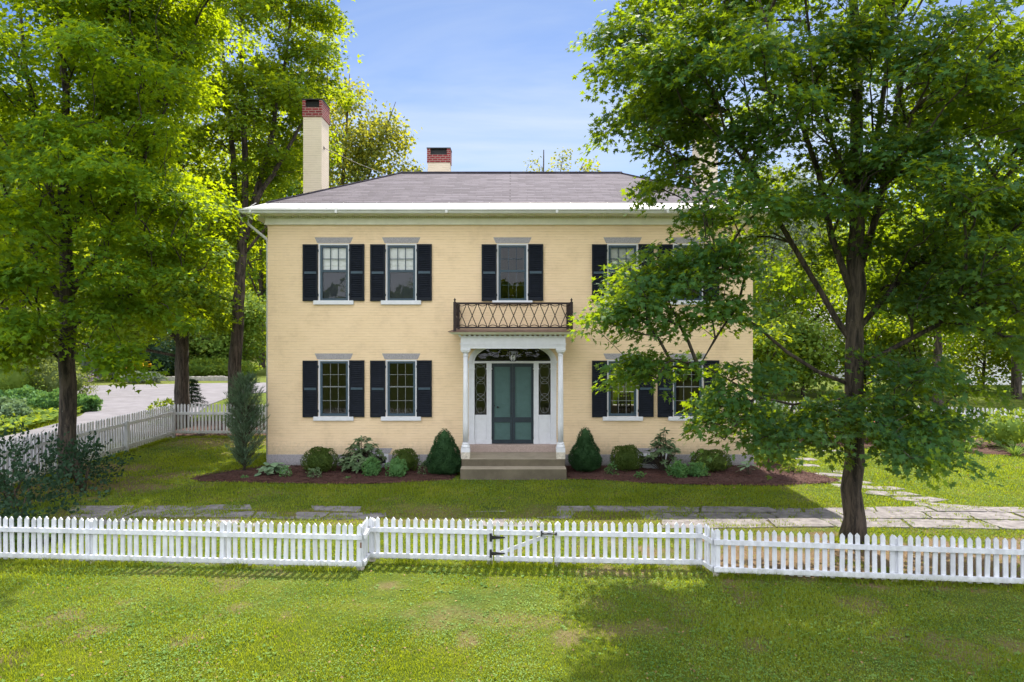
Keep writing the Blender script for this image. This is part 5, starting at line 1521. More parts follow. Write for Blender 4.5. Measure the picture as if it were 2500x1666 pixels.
# flower bed in the side yard
for k, (x, y, r_, h, mt, lab) in enumerate([(9.4, 22.4, .6, .8, 'bed', 'bushy green perennial behind the maple trunk'), (10.7, 21.9, .7, .9, 'bed', 'bushy green perennial beside the red flowers'), (11.9, 22.0, .7, .95, 'bed', 'leafy perennial in front of the far white pickets'),
                                         (13.4, 21.2, .8, .95, 'bed', 'broad leafy perennial behind the strap leaved clumps'), (14.9, 20.6, .9, 1.05, 'bed', 'tall leafy perennial beside the far fence'), (16.3, 20.2, .9, 1.0, 'shrubg', 'cool green perennial at the end of the flower bed'), (8.9, 24.0, .7, .7, 'shrubg', 'cool green perennial at the start of the flower bed')]):
    shrub('perennial', lab, x, y, r_, r_ * .8, h, 1300, (.06, .11), M[mt], 60 + k, cat='plant', group='perennials of the side yard bed', core=True, lump=.3, shape=OVAL6)
def daylily(x, y, L, n_, label, seed):
    rng = np.random.default_rng(seed); root = empty('daylily', (x, y, 0), label, 'plant', 'strap leaved clumps in the flower bed')
    V = []
    for i in range(n_):
        t = rng.random() * 6.283; d_ = np.array([math.cos(t), math.sin(t), 0]); sd = np.array([-d_[1], d_[0], 0]) * .013
        el = rng.uniform(.7, 1.45); l = L * rng.uniform(.6, 1.1); o = np.array([x, y, 0]) + d_ * rng.uniform(0, .12); pp = []
        for k in range(6):
            f = k / 5; pp.append(o + d_ * l * (f * math.cos(el) + .28 * f * f) + np.array([0, 0, l * (math.sin(el) * f - .50 * f ** 2.2)]))
        for k in range(5):
            a, b2 = sd * (1 - k / 5.2), sd * (1 - (k + 1) / 5.2)
            V.append([pp[k] - a, pp[k] + a, pp[k + 1] + b2, pp[k + 1] - b2])
    np_mesh('leaves', np.array(V), 4, M['fern'], root)
daylily(13.2, 19.9, .95, 110, 'largest arching clump of strap leaves at the front of the flower bed', 71); daylily(14.3, 19.4, .80, 80, 'smaller arching clump of strap leaves nearest the lawn edge', 72); daylily(12.2, 20.4, .7, 60, 'thin clump of strap leaves beside the red flowers', 73)
def flowers(name, x, y, r_, h, n_, stem_leaf, petal, label, seed, cat='flowers', ps=(.05, .08), spike=False):
    rng = np.random.default_rng(seed)
    root = shrub(name, label, x, y, r_, r_, h * .82, 420, (.05, .09), M[stem_leaf], seed, cat=cat, core=False, lump=.2, shape=OVAL6)
    P = []; T = []; Nn = []; st = MB()
    for i in range(n_):
        a = rng.random() * 6.283; q = rng.random() ** .5 * r_
        c = np.array([x + math.cos(a) * q, y + math.sin(a) * q, h * rng.uniform(.75, 1.08)])
        st.tube([(c[0], c[1], h * .35), tuple(c)], .005, n=4, cap=False)
        for k in range(10 if not spike else 14):
            d_ = rnd_dirs(1, rng)[0]; d_[2] = abs(d_[2]) * .5
            P.append(c - np.array([0, 0, rng.random() * .22 if spike else 0])); T.append(d_); Nn.append(np.array([0, 0, 1.0]))
    np_mesh('blossoms', leaf_verts(np.array(P), np.array(T), np.array(Nn), rng.uniform(ps[0], ps[1], len(P)), DIAM), 4, M[petal], root)
    st.build('flower_stalks', M['twig'], root)
flowers('bee_balm', 11.35, 20.75, .35, .95, 9, 'bed', 'petalred', 'red flowering clump beside the strap leaved plants', 81)
flowers('bee_balm', 9.9, 21.6, .3, .95, 5, 'bed', 'petalred', 'red flowering clump half hidden by the maple trunk', 82)

# ------------------------------------------------------------------ garden across the driveway
rng = np.random.default_rng(91)
GC = [(-17.1, 20), (-17.2, 24), (-17.6, 26.4), (-18.2, 28.6), (-20.6, 33.4), (-21.4, 34.5), (-40, 35), (-40, 20)]
n = 38000
X = rng.uniform(-34, -17.1, n); Y = rng.uniform(20, 34.5, n); ok = in_poly(X, Y, GC); X, Y = X[ok], Y[ok]; n = len(X)
Z = .12 + .30 * vnoise(X, Y, 1.3, 92) * rng.random(n) + .35 * np.clip(vnoise(X, Y, 3.1, 93) - .45, 0, 1)
V = leaf_verts(np.stack([X, Y, Z], 1), rng.normal(size=(n, 3)) * np.array([1, 1, .3]), np.array([0, 0, 1.0]) + rng.normal(scale=.4, size=(n, 3)), rng.uniform(.12, .24, n), OVAL6)
tag(np_mesh('ground_cover', V, 6, M['bed']), 'low light green leafy planting along the driveway edge', 'ground cover', kind='stuff')
for k, (px, Yd, rx, h, mt, lab) in enumerate([(95, 36, 1.5, 2.0, 'olive', 'loose yellow green bush right of the far dark trunk'), (150, 35, 1.3, 1.8, 'olive', 'yellow green bush beside the driveway bend'), (10, 34, 1.6, 2.0, 'bed', 'bright green bush at the edge of the garden'),
                                       (60, 30.5, .9, .9, 'shrubg', 'blue green perennial clump under the far trunk'), (130, 30, .9, .8, 'shrubg', 'cool green perennial clump at the driveway bend'), (205, 30.2, .55, .6, 'shrubg', 'low dark clump hidden behind the maple trunk'), (20, 26.8, .7, .8, 'hosta', 'pale grey leaved plant among the ground cover')]):
    shrub('garden_shrub', lab, gx(px, Yd), Yd, rx, rx * .8, h, 1700, (.09, .17), M[mt], 100 + k, group='shrubs in the garden across the driveway', core=True, lump=.3)
flowers('yellow_flower_clump', gx(325, 49), 49, 1.25, 1.25, 60, 'bed', 'petalyellow', 'bright yellow flower clump across the driveway', 111, ps=(.14, .24))
flowers('mauve_flower_clump', gx(205, 37.5), 37.5, .7, 1.1, 16, 'olive', 'petalmauve', 'mauve flower spikes at the driveway bend', 112, ps=(.08, .13), spike=True)
shrub('red_shrub', 'small reddish bush on the far lawn across the driveway', gx(222, 52), 52, .7, .6, 1.0, 700, (.12, .2), M['redshrub'], 113)
shrub('dark_round_bush', 'dark vase shaped bush behind the yellow flowers', gx(367, 51), 51, 1.8, 1.5, 3.3, 3200, (.14, .24), M['dark'], 114, lump=.2)
shrub('pale_bush', 'pale low flowering bush at the driveway edge below the dark bush', gx(350, 47.2), 47.2, 1.4, .6, .7, 900, (.12, .2), M['silver'], 115)
shrub('edge_bush', 'light green low hedge behind the stone edging', gx(500, 52), 52.5, 3.6, 1.0, 1.4, 2600, (.15, .26), M['bed'], 116)
sw = MB(); r = random.Random(3)
for i in range(26):
    px = 395 + i * 7.3; Yd = 49.6
    x = gx(px, Yd); sw.slab([(x + a * .17 + r.uniform(-.02, .02), Yd + b2 * .2 + r.uniform(-.02, .02)) for a, b2 in ((-1, -1), (.6, -1), (1, -.4), (1, 1), (-1, 1))], -.05, .28 + r.uniform(-.05, .06), .12)
tag(sw.build('stone_edging', M['stone']), 'low grey stone edging along the far side of the driveway', 'wall')

def weeping(x, y, h, r_, label, seed):
    rng = np.random.default_rng(seed); root = empty('weeping_shrub', (x, y, 0), label, 'shrub')
    Ps = []; Ts = []; st = MB()
    for k in range(260):
        a = rng.random() * 6.283; q = r_ * rng.random() ** .5; top = h * (1 - .25 * (q / r_) ** 2) * rng.uniform(.85, 1.03)
        m_ = 26; f = np.linspace(0, 1, m_)
        p = np.stack([x + math.cos(a) * (q + .3 * f), y + math.sin(a) * (q + .3 * f), top - f * top * rng.uniform(.4, .9)], 1) + rng.normal(scale=.06, size=(m_, 3))
        Ps.append(p); Ts.append(np.stack([.25 * math.cos(a) + 0 * f, .25 * math.sin(a) + 0 * f, -1 + 0 * f], 1) + rng.normal(scale=.3, size=(m_, 3)))
    P = np.concatenate(Ps); P[:, 2] = np.maximum(P[:, 2], .05)
    spike_mesh('foliage', P, np.concatenate(Ts), rng.uniform(.22, .42, len(P)), .13, M['silver'], root)
    st.tube([(x, y, 0), (x + .1, y, h * .5), (x, y, h * .9)], [.12, .09, .04], n=7); st.build('trunk', M['bark'], root)
weeping(gx(275, 50), 50, 3.4, 1.9, 'pale weeping shrub on the lawn beside the yellow flowers', 121)
# little layered conifer on a bare stem
def standard_conifer(x, y, label, seed):
    rng = np.random.default_rng(seed); root = empty('layered_conifer', (x, y, 0), label, 'shrub')
    Ps = []; Ts = []
    for lv in range(7):
        z = .62 + lv * .16; R = .62 * (1 - lv / 8) + .05
        m_ = 420
        a = rng.random(m_) * 6.283; q = R * rng.random(m_) ** .6 * (.8 + .25 * np.sin(3 * a + lv))
        Ps.append(np.stack([x + np.cos(a) * q, y + np.sin(a) * q, z - .10 * q / R + rng.normal(scale=.025, size=m_)], 1)); Ts.append(np.stack([np.cos(a), np.sin(a), 0 * a], 1) + rng.normal(scale=.5, size=(m_, 3)))
    P = np.concatenate(Ps); spike_mesh('foliage', P, np.concatenate(Ts), rng.uniform(.07, .13, len(P)), .13, M['dark'], root)
    s_ = MB(); s_.tube([(x, y, 0), (x, y, 1.6)], [.04, .02], n=7); s_.build('trunk', M['twig'], root)
standard_conifer(gx(468, 27.5), 27.5, 'small layered conifer on a bare stem beside the thick trunk beyond the fence', 125)
shrub('green_clump', 'low bright clump behind the fence corner at the driveway', gx(405, 25.2), 25.2, .6, .5, .95, 420, (.08, .15), M['bed'], 126, cat='plant', core=False)
shrub('side_shrub', 'dark leafy shrub beside the shaded flank of the house', -8.2, 27.5, 1.1, 1.6, 3.0, 2600, (.10, .18), M['mapleM'], 127, core=True, lump=.25)
shrub('tall_hedge_bush', 'tall leafy bush filling the gap beside the house flank', -9.6, 33, 1.8, 1.6, 5.0, 3600, (.14, .24), M['farleaf'], 128, core=True, lump=.3)

shrub('view_darkening_bush', 'leafy bush added in the back yard to darken the dining room window view', 5.0, 28.5, 1.5, 1.2, 2.3, 1500, (.1, .18), M['farleaf'], 129, core=True, lump=.3)  # added bush, dims the bright lawn seen through the house
# ------------------------------------------------------------------ white clapboard house beyond the yard
nb = empty('clapboard_house', (34, 50, 0), 'long white clapboard house standing beyond the side yard trees', 'house')
q = MB(); q.box(19, 60, 52, 61, 0, 3.6); q.build('wall', M['clap'], nb)
q = MB(); q.prism([(18.4, 3.55), (60.6, 3.55), (60.6, 3.75), (18.4, 3.75)], 51.5, 61.5)
q.add([(18.4, 51.5, 3.75), (60.6, 51.5, 3.75), (60.6, 56.5, 6.6), (18.4, 56.5, 6.6), (18.4, 61.5, 3.75), (60.6, 61.5, 3.75)], [(0, 1, 2, 3), (3, 2, 5, 4), (0, 3, 4), (1, 5, 2)]); q.build('roof', M['greyroof'], nb)
for x in (22, 25.5, 30, 34.5, 39, 44):
    q = MB(); q.box(x, x + 1.0, 51.95, 51.99, 1.1, 2.7); wq = q.build('window', M['sash'], nb)
    q = MB(); q.box(x - .1, x, 51.93, 51.995, 1.0, 2.8); q.box(x + 1, x + 1.1, 51.93, 51.995, 1.0, 2.8); q.box(x, x + 1, 51.93, 51.995, 2.7, 2.8); q.box(x, x + 1, 51.93, 51.995, 1.0, 1.1); q.build('casing', M['white'], wq)
q = MB(); q.box(27, 46, 45.5, 51.9, 0, 2.6); q.build('porch_wing', M['clap'], nb)
q = MB(); q.add([(26.6, 45, 2.6), (46.4, 45, 2.6), (46.4, 51.9, 3.5), (26.6, 51.9, 3.5), (26.6, 45, 2.5), (46.4, 45, 2.5), (46.4, 51.9, 3.4), (26.6, 51.9, 3.4)], [(0, 1, 2, 3), (7, 6, 5, 4), (0, 4, 5, 1), (1, 5, 6, 2), (3, 7, 4, 0)]); q.build('porch_roof', M['greyroof'], nb)

# ------------------------------------------------------------------ trees
def stem(pts): return pts
# the dark maple inside the front fence
TRX, TRY = 5.70, 11.45
vb = lambda vx, vy, Y, rx, ry, rY, n_: ((vx * 1.0625 - 1250) / F * Y - TRX, Y - TRY, CAMZ - (vy * 1.0625 - 812) / F * Y, rx * 1.0625 / F * Y, rY, ry * 1.0625 / F * Y, n_)
tr_stems = [[(0, 0, -.1, 0.249), (0, 0, .12, 0.202), (.01, 0, .5, 0.168), (.02, 0, 1.5, 0.155), (.06, 0, 3.2, 0.142), (.05, 0, 4.6, 0.129), (.10, 0, 6.2, 0.107), (.10, .05, 7.6, 0.086), (.05, .05, 9.5, 0.060), (.15, .1, 12.0, 0.026)],
            [(.02, 0, 4.1, 0.060), (-.35, -.1, 5.0, 0.053), (-.62, -.1, 6.2, 0.045), (-1.1, -.1, 7.6, 0.034), (-1.6, 0, 9.2, 0.022)],
            [(.02, 0, 3.3, 0.052), (-.55, .1, 4.3, 0.047), (-1.15, .2, 5.4, 0.041), (-1.7, .3, 6.6, 0.033), (-2.3, .3, 8.2, 0.017)],
            [(.08, 0, 4.4, 0.065), (.45, .1, 5.4, 0.056), (.75, .1, 6.8, 0.047), (1.0, .2, 8.6, 0.026)],
            [(.08, 0, 5.0, 0.052), (.3, -.2, 6.6, 0.047), (.5, -.3, 8.4, 0.030), (.6, -.3, 10, 0.017)],
            [(.06, 0, 3.5, 0.047), (1.0, .2, 4.5, 0.041), (2.2, .4, 5.6, 0.033), (3.6, .5, 6.8, 0.017)],
            [(.06, 0, 2.9, 0.043), (1.2, -.3, 3.6, 0.036), (2.6, -.5, 4.3, 0.026), (4.0, -.6, 5.0, 0.013)],
            [(.03, 0, 2.6, 0.034), (-.8, .1, 2.95, 0.031), (-1.7, 0, 3.7, 0.024), (-2.6, -.2, 4.2, 0.013)],
            [(.02, 0, 2.45, 0.026), (-.8, -.2, 2.25, 0.022), (-1.7, -.4, 2.45, 0.017), (-2.7, -.6, 3.0, 0.009)],
            [(.06, 0, 5.6, 0.043), (-.25, .2, 6.8, 0.039), (-.5, .4, 8.4, 0.026), (-.7, .4, 10, 0.017)]]
tr_blobs = [vb(1880, 120, 11.6, 480, 330, 3.4, 540), vb(1610, 250, 11.4, 200, 200, 2.2, 185), vb(2200, 330, 11.0, 360, 300, 2.6, 470), vb(1500, 330, 11.6, 120, 110, 1.2, 60),
            vb(1500, 110, 11.6, 100, 170, 1.3, 75), vb(1870, -250, 11.5, 500, 260, 3.6, 420),
            vb(1690, 465, 11.0, 210, 45, 1.2, 50), vb(1580, 590, 10.9, 160, 34, 1.0, 50), vb(1505, 655, 10.9, 150, 32, .9, 46), vb(1475, 722, 10.7, 125, 22, .8, 34),
            vb(1660, 700, 11.0, 130, 30, 1.0, 22), vb(1560, 838, 10.7, 140, 18, .5, 22), vb(1690, 862, 10.8, 90, 16, .5, 9), vb(1640, 893, 10.8, 80, 12, .4, 6),
            vb(1810, 965, 10.4, 200, 28, 1.0, 44), vb(2030, 945, 10.3, 200, 30, 1.1, 46), vb(2080, 1000, 10.0, 160, 34, .8, 36), vb(1860, 1005, 10.3, 110, 22, .6, 20),
            vb(2230, 850, 10.6, 190, 50, 1.3, 42), vb(2250, 700, 11.2, 240, 110, 1.6, 130), vb(2080, 590, 12.2, 200, 110, 1.5, 80), vb(1800, 560, 12.6, 130, 120, 1.0, 26), vb(2300, 560, 10.4, 200, 130, 1.6, 70)]
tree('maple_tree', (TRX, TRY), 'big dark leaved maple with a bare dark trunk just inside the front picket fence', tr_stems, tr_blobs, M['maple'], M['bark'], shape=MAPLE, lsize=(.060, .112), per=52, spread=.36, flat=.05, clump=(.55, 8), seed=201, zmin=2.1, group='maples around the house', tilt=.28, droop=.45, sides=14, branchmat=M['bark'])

# the bright maple by the driveway fence
TLX, TLY = -10.6, 16.3
vb = lambda vx, vy, Y, rx, ry, rY, n_: ((vx * 1.0625 - 1250) / F * Y - TLX, Y - TLY, CAMZ - (vy * 1.0625 - 812) / F * Y, rx * 1.0625 / F * Y, rY, ry * 1.0625 / F * Y, n_)
tl_stems = [[(0, 0, -.1, 0.286), (0, 0, .15, 0.227), (0, 0, .6, 0.197), (-.02, 0, 2.0, 0.181), (.0, 0, 4.0, 0.164), (-.08, 0, 5.6, 0.139), (-.1, 0, 7.2, 0.118), (-.05, 0, 9, 0.084), (-.2, 0, 11, 0.059), (0, 0, 14, 0.025)],
            [(0, 0, 3.9, 0.076), (-.8, .2, 5.2, 0.067), (-1.7, .3, 6.8, 0.050), (-2.4, .4, 8.6, 0.025)],
            [(0, 0, 4.3, 0.076), (.7, .2, 5.6, 0.063), (1.5, .2, 7.2, 0.046), (2.2, .3, 9.0, 0.025)],
            [(-.05, 0, 5.4, 0.076), (.3, .2, 7, 0.063), (.7, .3, 9.5, 0.042), (1.0, .3, 12, 0.017)],
            [(-.05, 0, 5.8, 0.067), (-.5, -.2, 7.4, 0.059), (-.9, -.2, 10, 0.042), (-1.1, -.2, 12.5, 0.017)],
            [(.0, 0, 3.3, 0.059), (-1.2, -.3, 4.0, 0.050), (-2.6, -.4, 4.9, 0.034), (-3.8, -.4, 5.6, 0.017)],
            [(.0, 0, 3.6, 0.050), (1.2, -.2, 4.2, 0.042), (2.4, -.3, 4.7, 0.025), (3.4, -.3, 5.0, 0.013)]]
tl_blobs = [vb(290, 130, 16.2, 170, 200, 2.8, 240), vb(130, 180, 15.6, 220, 220, 2.6, 240), vb(430, 40, 16.8, 95, 110, 1.8, 90), vb(300, 380, 15.8, 145, 120, 2.4, 140), vb(110, 450, 15.4, 210, 130, 2.6, 140),
            vb(200, -170, 16.2, 330, 200, 3.6, 340), vb(370, 560, 16.0, 95, 45, 1.6, 48), vb(250, 600, 15.4, 190, 70, 2.0, 62), vb(60, 650, 15.2, 190, 80, 1.8, 62), vb(395, 450, 16.4, 60, 45, 1.3, 40),
            vb(150, 750, 14.9, 130, 50, 1.2, 58), vb(370, 690, 16.2, 100, 40, 1.3, 42), vb(60, 790, 15.2, 100, 40, 1.0, 30), vb(210, 815, 14.8, 60, 20, .6, 12), vb(-150, 300, 15.6, 200, 420, 3.0, 150), (3.5, -.9, 13.3, 2.2, 2.4, 1.6, 150)]
tree('maple_tree', (TLX, TLY), 'tall bright green maple with a thick trunk in front of the driveway fence', tl_stems, tl_blobs, M['mapleL'], M['bark'], shape=STAR, lsize=(.085, .145), per=64, spread=.48, flat=.06, clump=(.85, 9), seed=202, zmin=2.6, group='maples around the house', tilt=.34, droop=.5, sides=14, branchmat=M['bark'],
     keep=lambda S: ~((np.abs(S[:, 0] / S[:, 1] * 16.3 + 10.55) < .62) & (S[:, 1] < 16.5) & (np.sin(S[:, 0] * 37 + S[:, 1] * 91 + S[:, 2] * 53) < .55) & (((S[:, 2] > 3.3) & (S[:, 2] < 5.4)) | ((S[:, 2] > 6.0) & (S[:, 2] < 7.6)))))

# two maples beyond the weathered fence
ax, ay = gx(443, 25.0), 25.0
tree('maple_tree', (ax, ay), 'maple with a thick rough trunk just beyond the weathered fence',
     [[(0, 0, -.1, 0.361), (0, 0, .3, 0.284), (0, 0, 1.5, 0.249), (.05, 0, 3.2, 0.215), (.1, 0, 5, 0.172), (0, 0, 8, 0.112), (0, 0, 12, 0.043)], [(.05, 0, 3.0, 0.103), (-.9, -.2, 4.2, 0.086), (-2.0, -.3, 5.8, 0.052)], [(.05, 0, 3.2, 0.086), (.6, -.2, 4.6, 0.077), (1.2, -.2, 6.5, 0.043)], [(0, 0, 2.6, 0.060), (-1.2, -.4, 2.9, 0.052), (-2.2, -.6, 3.6, 0.026)]],
     [(-.8, 0, 8, 2.5, 2.6, 3.6, 250), (-1.0, -.5, 4.6, 2.4, 2.0, 1.2, 130), (.7, -.5, 4.2, .9, 1.2, 1.2, 50), (-2.0, -.8, 3.4, 1.6, 1.2, .5, 50), (-.6, 0, 13, 2.2, 2.2, 3, 120)], M['mapleM'], M['bark2'], shape=STAR, lsize=(.12, .185), per=42, spread=.55, flat=.09, clump=(1.0, 9), seed=203, zmin=2.4, group='maples around the house', sides=12, branchmat=M['bark'])
bx_, by_ = gx(572, 25.6), 25.6
tree('maple_tree', (bx_, by_), 'tall leaning maple with several upright stems beside the house',
     [[(0, 0, -.1, .36), (0, 0, .3, .27), (.02, 0, 1.5, .24), (.12, 0, 4, .215), (.25, 0, 6.6, .19), (.42, 0, 8.2, .13), (.40, 0, 10.5, .11), (.2, .1, 14, .07), (.1, .1, 18, .03)], [(.28, 0, 6.7, .14), (.75, .1, 8.6, .12), (1.3, .1, 10.6, .10), (1.9, .2, 14, .06), (2.2, .2, 17, .02)],
      [(.27, 0, 6.4, .12), (.0, .1, 8.4, .11), (-.2, .2, 11, .09), (-.6, .2, 15, .04)], [(.3, 0, 7.0, .12), (.95, -.1, 8.6, .10), (2.0, -.2, 10.2, .07), (3.0, -.2, 12, .03)], [(.18, 0, 4.6, .06), (-.8, -.1, 4.9, .05), (-1.5, -.2, 5.6, .03)], [(.26, 0, 6.3, .06), (1.0, 0, 7.2, .05), (1.7, 0, 8.2, .03)]],
     [(.6, 0, 14, 3.4, 3.2, 4.2, 420), (1.6, 0, 12.6, 2.2, 2.0, 2.0, 140), (-.6, .4, 10, 2.4, 2.2, 2.2, 150), (1.5, .4, 9.4, 1.3, 1.6, 1.3, 55), (-1.5, .6, 6.8, 1.5, 1.2, 1.6, 70), (1.0, .9, 6.6, .8, 1.0, 1.4, 40), (2.0, 0, 16.5, 2.0, 2.4, 2.4, 120), (0, 0, 19, 2.6, 2.6, 2.4, 110)],
     M['mapleM'], M['bark2'], shape=STAR, lsize=(.12, .185), per=42, spread=.5, flat=.09, clump=(.95, 9), seed=204, zmin=4.5, group='maples around the house', sides=12, branchmat=M['bark'])
# airy tree behind the roof
tree('aspen_tree', (-9.6, 37), 'airy yellow green tree with thin leaning tops rising behind the tall chimney',
     [[(0, 0, 0, .2), (0, 0, 5, .16), (.3, 0, 10, .11), (.6, 0, 14, .07), (.8, 0, 17.5, .02)], [(0, 0, 6, .1), (1.0, 0, 9.5, .08), (2.2, 0, 13, .05), (3.3, 0, 16, .015)], [(.1, 0, 5, .08), (1.5, .2, 8.5, .06), (2.8, .3, 11, .04), (4.0, .3, 12.6, .012)], [(0, 0, 8, .07), (-1, 0, 12, .05), (-1.6, 0, 16, .02)]],
     [(.4, 0, 14, 1.9, 1.8, 3.6, 180), (2.1, 0, 12.8, 1.5, 1.4, 2.6, 95), (3.2, .2, 14.2, .9, .9, 1.5, 30), (3.9, .3, 11.6, .9, .8, 1.3, 24), (2.6, .2, 10.2, 1.6, 1.4, 1.6, 60), (0, 0, 8, 2.2, 2, 3, 110), (-1.4, 0, 15, 1.3, 1.3, 3, 90)],
     M['aspen'], M['bark2'], shape=DIAM, lsize=(.16, .24), per=24, spread=.52, flat=.26, seed=205, zmin=5, tilt=.7, droop=.7, branchmat=M['twig'])
tree('aspen_tree', (1.9, 43), 'thin tree top just showing above the roof ridge', [[(0, 0, 0, .2), (0, 0, 8, .12), (.1, 0, 15.0, .03)], [(0, 0, 8, .08), (1.3, 0, 14.4, .02)], [(0, 0, 8, .07), (2.6, 0, 14.2, .02)]],
     [(-.2, 0, 13.6, .6, .8, 1.3, 18), (1.3, 0, 13.4, .8, .9, 1.5, 26), (2.9, 0, 13.0, 1.2, .9, 1.4, 34), (.6, 0, 10, 2, 2, 2.4, 60)], M['aspen'], M['bark2'], shape=DIAM, lsize=(.14, .2), per=16, spread=.4, flat=.25, seed=206, zmin=6, tilt=.8, droop=.6)

def wood_tree(x, y, h, r_, label, seed, mat='farleaf', bare=.18, n_=260, ls=(.26, .42), per=26, spread=1.0, group='trees beyond the driveway', bark='bark2', tr=.30):
    r = random.Random(seed)
    st = [[(0, 0, -.1, tr * 1.25), (0, 0, .4, tr), (r.uniform(-.2, .2), 0, h * .4, tr * .7), (r.uniform(-.4, .4), 0, h * .95, .04)]]
    for k in range(4):
        a = r.random() * 6.28; z = h * r.uniform(.22, .45)
        st.append([(0, 0, z, tr * .45), (math.cos(a) * r_ * .4, math.sin(a) * r_ * .4, z + h * .18, tr * .3), (math.cos(a) * r_ * .8, math.sin(a) * r_ * .8, z + h * .36, .03)])
    bl = [(0, 0, h * (.5 + bare * .5), r_, r_, h * (.5 - bare * .5), n_)]
    for k in range(5):
        a = r.random() * 6.28; q = r_ * .55
        bl.append((math.cos(a) * q, math.sin(a) * q, h * r.uniform(bare + .12, .85), r_ * .55, r_ * .55, h * .13, n_ // 6))
    return tree('woodland_tree', (x, y), label, st, bl, M[mat], M[bark], shape=DIAM, lsize=ls, per=per, spread=spread, flat=.3, seed=seed, zmin=h * bare, group=group, tilt=.5, droop=.5, sides=9, thick=1.6)
wood_tree(gx(47, 36.5), 36.5, 17, 4.2, 'tree with a straight dark trunk in the garden across the driveway', 301, 'farleaf', bare=.30, tr=.42, bark='bark')
for k, (px, y, h, r_, mt, lab, br) in enumerate([(-260, 44, 20, 6.0, 'farleaf', 'broad tree at the garden edge past the straight dark trunk', .1), (90, 78, 25, 7.5, 'farleaf', 'tall spreading tree beyond the weeping shrub', .12), (300, 82, 28, 8.0, 'mapleM', 'tall tree beyond the yellow flowers', .10),
                                       (480, 78, 27, 7.5, 'farleaf', 'dense tree behind the stone edging', .06), (640, 68, 25, 6.0, 'mapleM', 'dense tree hidden behind the leaning maple', .05), (770, 70, 25, 5.5, 'farleaf', 'tall tree behind the tall chimney', .1),
                                       (200, 96, 30, 9, 'farleaf', 'far tall tree between the nearer woodland crowns', .05), (420, 98, 31, 9, 'farleaf', 'far tall tree behind the dense one', .05), (600, 95, 30, 9, 'farleaf', 'far tall tree nearest the house flank', .05)]):
    wood_tree(gx(px, y), y, h, r_, lab, 310 + k, mt, bare=br, n_=300, ls=(.30, .5), per=24, spread=1.15)
for k, (px, y, h, r_, lab) in enumerate([(420, 55, 6.5, 2.8, 'rounded understory tree with pale leaves behind the dark bush'), (590, 56, 7.5, 2.6, 'bright understory tree seen past the leaning trunk'), (520, 54.5, 5.5, 2.2, 'small bright understory tree by the stone edging'), (150, 55, 7, 3.2, 'understory tree behind the weeping shrub')]):
    wood_tree(gx(px, y), y, h, r_, lab, 330 + k, ['aspen', 'bed', 'bed', 'olive'][k], bare=.08, n_=150, ls=(.2, .34), per=24, spread=.7, group='understory trees across the driveway', tr=.14)
# beyond the side yard
wood_tree(gx(1923, 41), 41, 8.5, 3.6, 'small spreading tree with a forked dark trunk before the clapboard house', 341, 'mapleM', bare=.34, n_=150, ls=(.16, .26), per=28, spread=.65, group='trees beyond the side yard', tr=.30, bark='bark')
wood_tree(gx(1872, 45), 45, 15, 3.4, 'pale silvery leaved tree rising behind the house corner', 342, 'silver', bare=.25, n_=230, ls=(.16, .28), per=30, spread=.75, group='trees beyond the side yard', tr=.2)
wood_tree(gx(2080, 60), 66, 15, 5.5, 'tree rising over the clapboard roof', 343, 'farleaf', bare=.25, n_=220, group='trees beyond the side yard')
wood_tree(gx(2290, 33), 33, 12, 4.0, 'bright maple at the far edge of the side yard', 344, 'mapleL', bare=.24, n_=230, ls=(.16, .26), per=28, spread=.7, group='trees beyond the side yard', tr=.22)
wood_tree(gx(2480, 36), 36, 13, 4.4, 'bright maple closest to the porch wing of the clapboard house', 345, 'mapleL', bare=.2, n_=240, ls=(.16, .26), per=28, spread=.7, group='trees beyond the side yard', tr=.25)
wood_tree(gx(2650, 60), 64, 20, 6.5, 'tall tree past the end of the clapboard house', 346, 'farleaf', bare=.1, n_=240, group='trees beyond the side yard')
wood_tree(gx(2230, 40), 42, 6.0, 1.6, 'slender many stemmed shrub tree before the porch wing', 347, 'mapleM', bare=.12, n_=70, ls=(.15, .24), per=24, spread=.5, group='trees beyond the side yard', tr=.07)

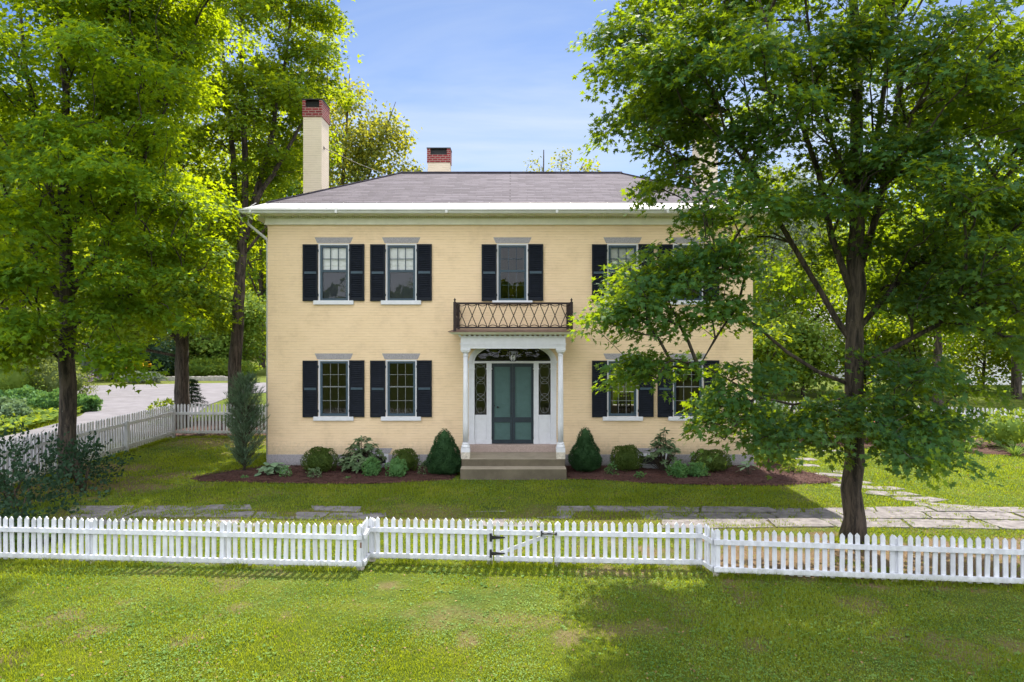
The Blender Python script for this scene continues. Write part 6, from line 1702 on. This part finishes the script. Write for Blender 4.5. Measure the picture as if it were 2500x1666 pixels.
for k, (px, y, h, r_, mt, lab) in enumerate([(1960, 37, 4.6, 1.7, 'bed', 'bright rounded understory tree just right of the forked dark trunk'), (2110, 39, 5.4, 2.0, 'mapleM', 'leafy understory tree behind the dark maple trunk'), (2240, 37, 4.4, 1.8, 'bed', 'low bright understory tree before the porch wing'),
                                       (2400, 40, 5.6, 2.2, 'farleaf', 'dense understory tree towards the end of the porch wing'), (2540, 38, 5.0, 2.2, 'mapleM', 'understory tree at the end of the side yard'), (1870, 36, 4.2, 1.5, 'farleaf', 'dark understory tree close behind the house corner')]):
    wood_tree(gx(px, y), y, h, r_, lab, 360 + k, mt, bare=.06, n_=95, ls=(.16, .28), per=26, spread=.6, group='understory trees of the side yard', tr=.10)
for k, (px, y, h, r_) in enumerate([(1800, 70, 17, 5.5), (1960, 72, 18, 6), (2200, 75, 19, 6.5), (2420, 72, 18, 6)]):
    wood_tree(gx(px, y), y, h, r_, ['tall tree behind the silvery leaved tree', 'tall tree behind the near end of the clapboard house', 'tall tree behind the middle of the clapboard house', 'tall tree behind the porch wing end of the clapboard house'][k], 370 + k, 'farleaf', bare=.1, n_=230, ls=(.34, .55), per=22, spread=1.2, group='tall trees behind the clapboard house')

# far woods closing the horizon on both sides of the road
rng = np.random.default_rng(400)
def woods(n, a0, a1, r0, r1, h0, sz):
    A = rng.uniform(a0, a1, n); R_ = rng.uniform(r0, r1, n)
    X = np.sin(A) * R_; Y = np.cos(A) * R_
    H = h0 * (.6 + .5 * vnoise(X + 400, Y + 400, 9.0, 401) + .25 * vnoise(X + 400, Y + 400, 3.5, 402))
    return leaf_verts(np.stack([X, Y, H * rng.random(n) ** .6], 1), rng.normal(size=(n, 3)), rng.normal(size=(n, 3)) + np.array([0, -.4, .8]), rng.uniform(sz, sz * 2, n), STAR)
V = np.concatenate([woods(22000, -.85, .85, 105, 150, 18, 1.2), woods(8000, 2.0, 4.3, 50, 65, 9, .9)])
tag(np_mesh('far_woods', V, len(STAR), M['farleaf']), 'far off wooded rise closing the view', 'woods', kind='stuff')
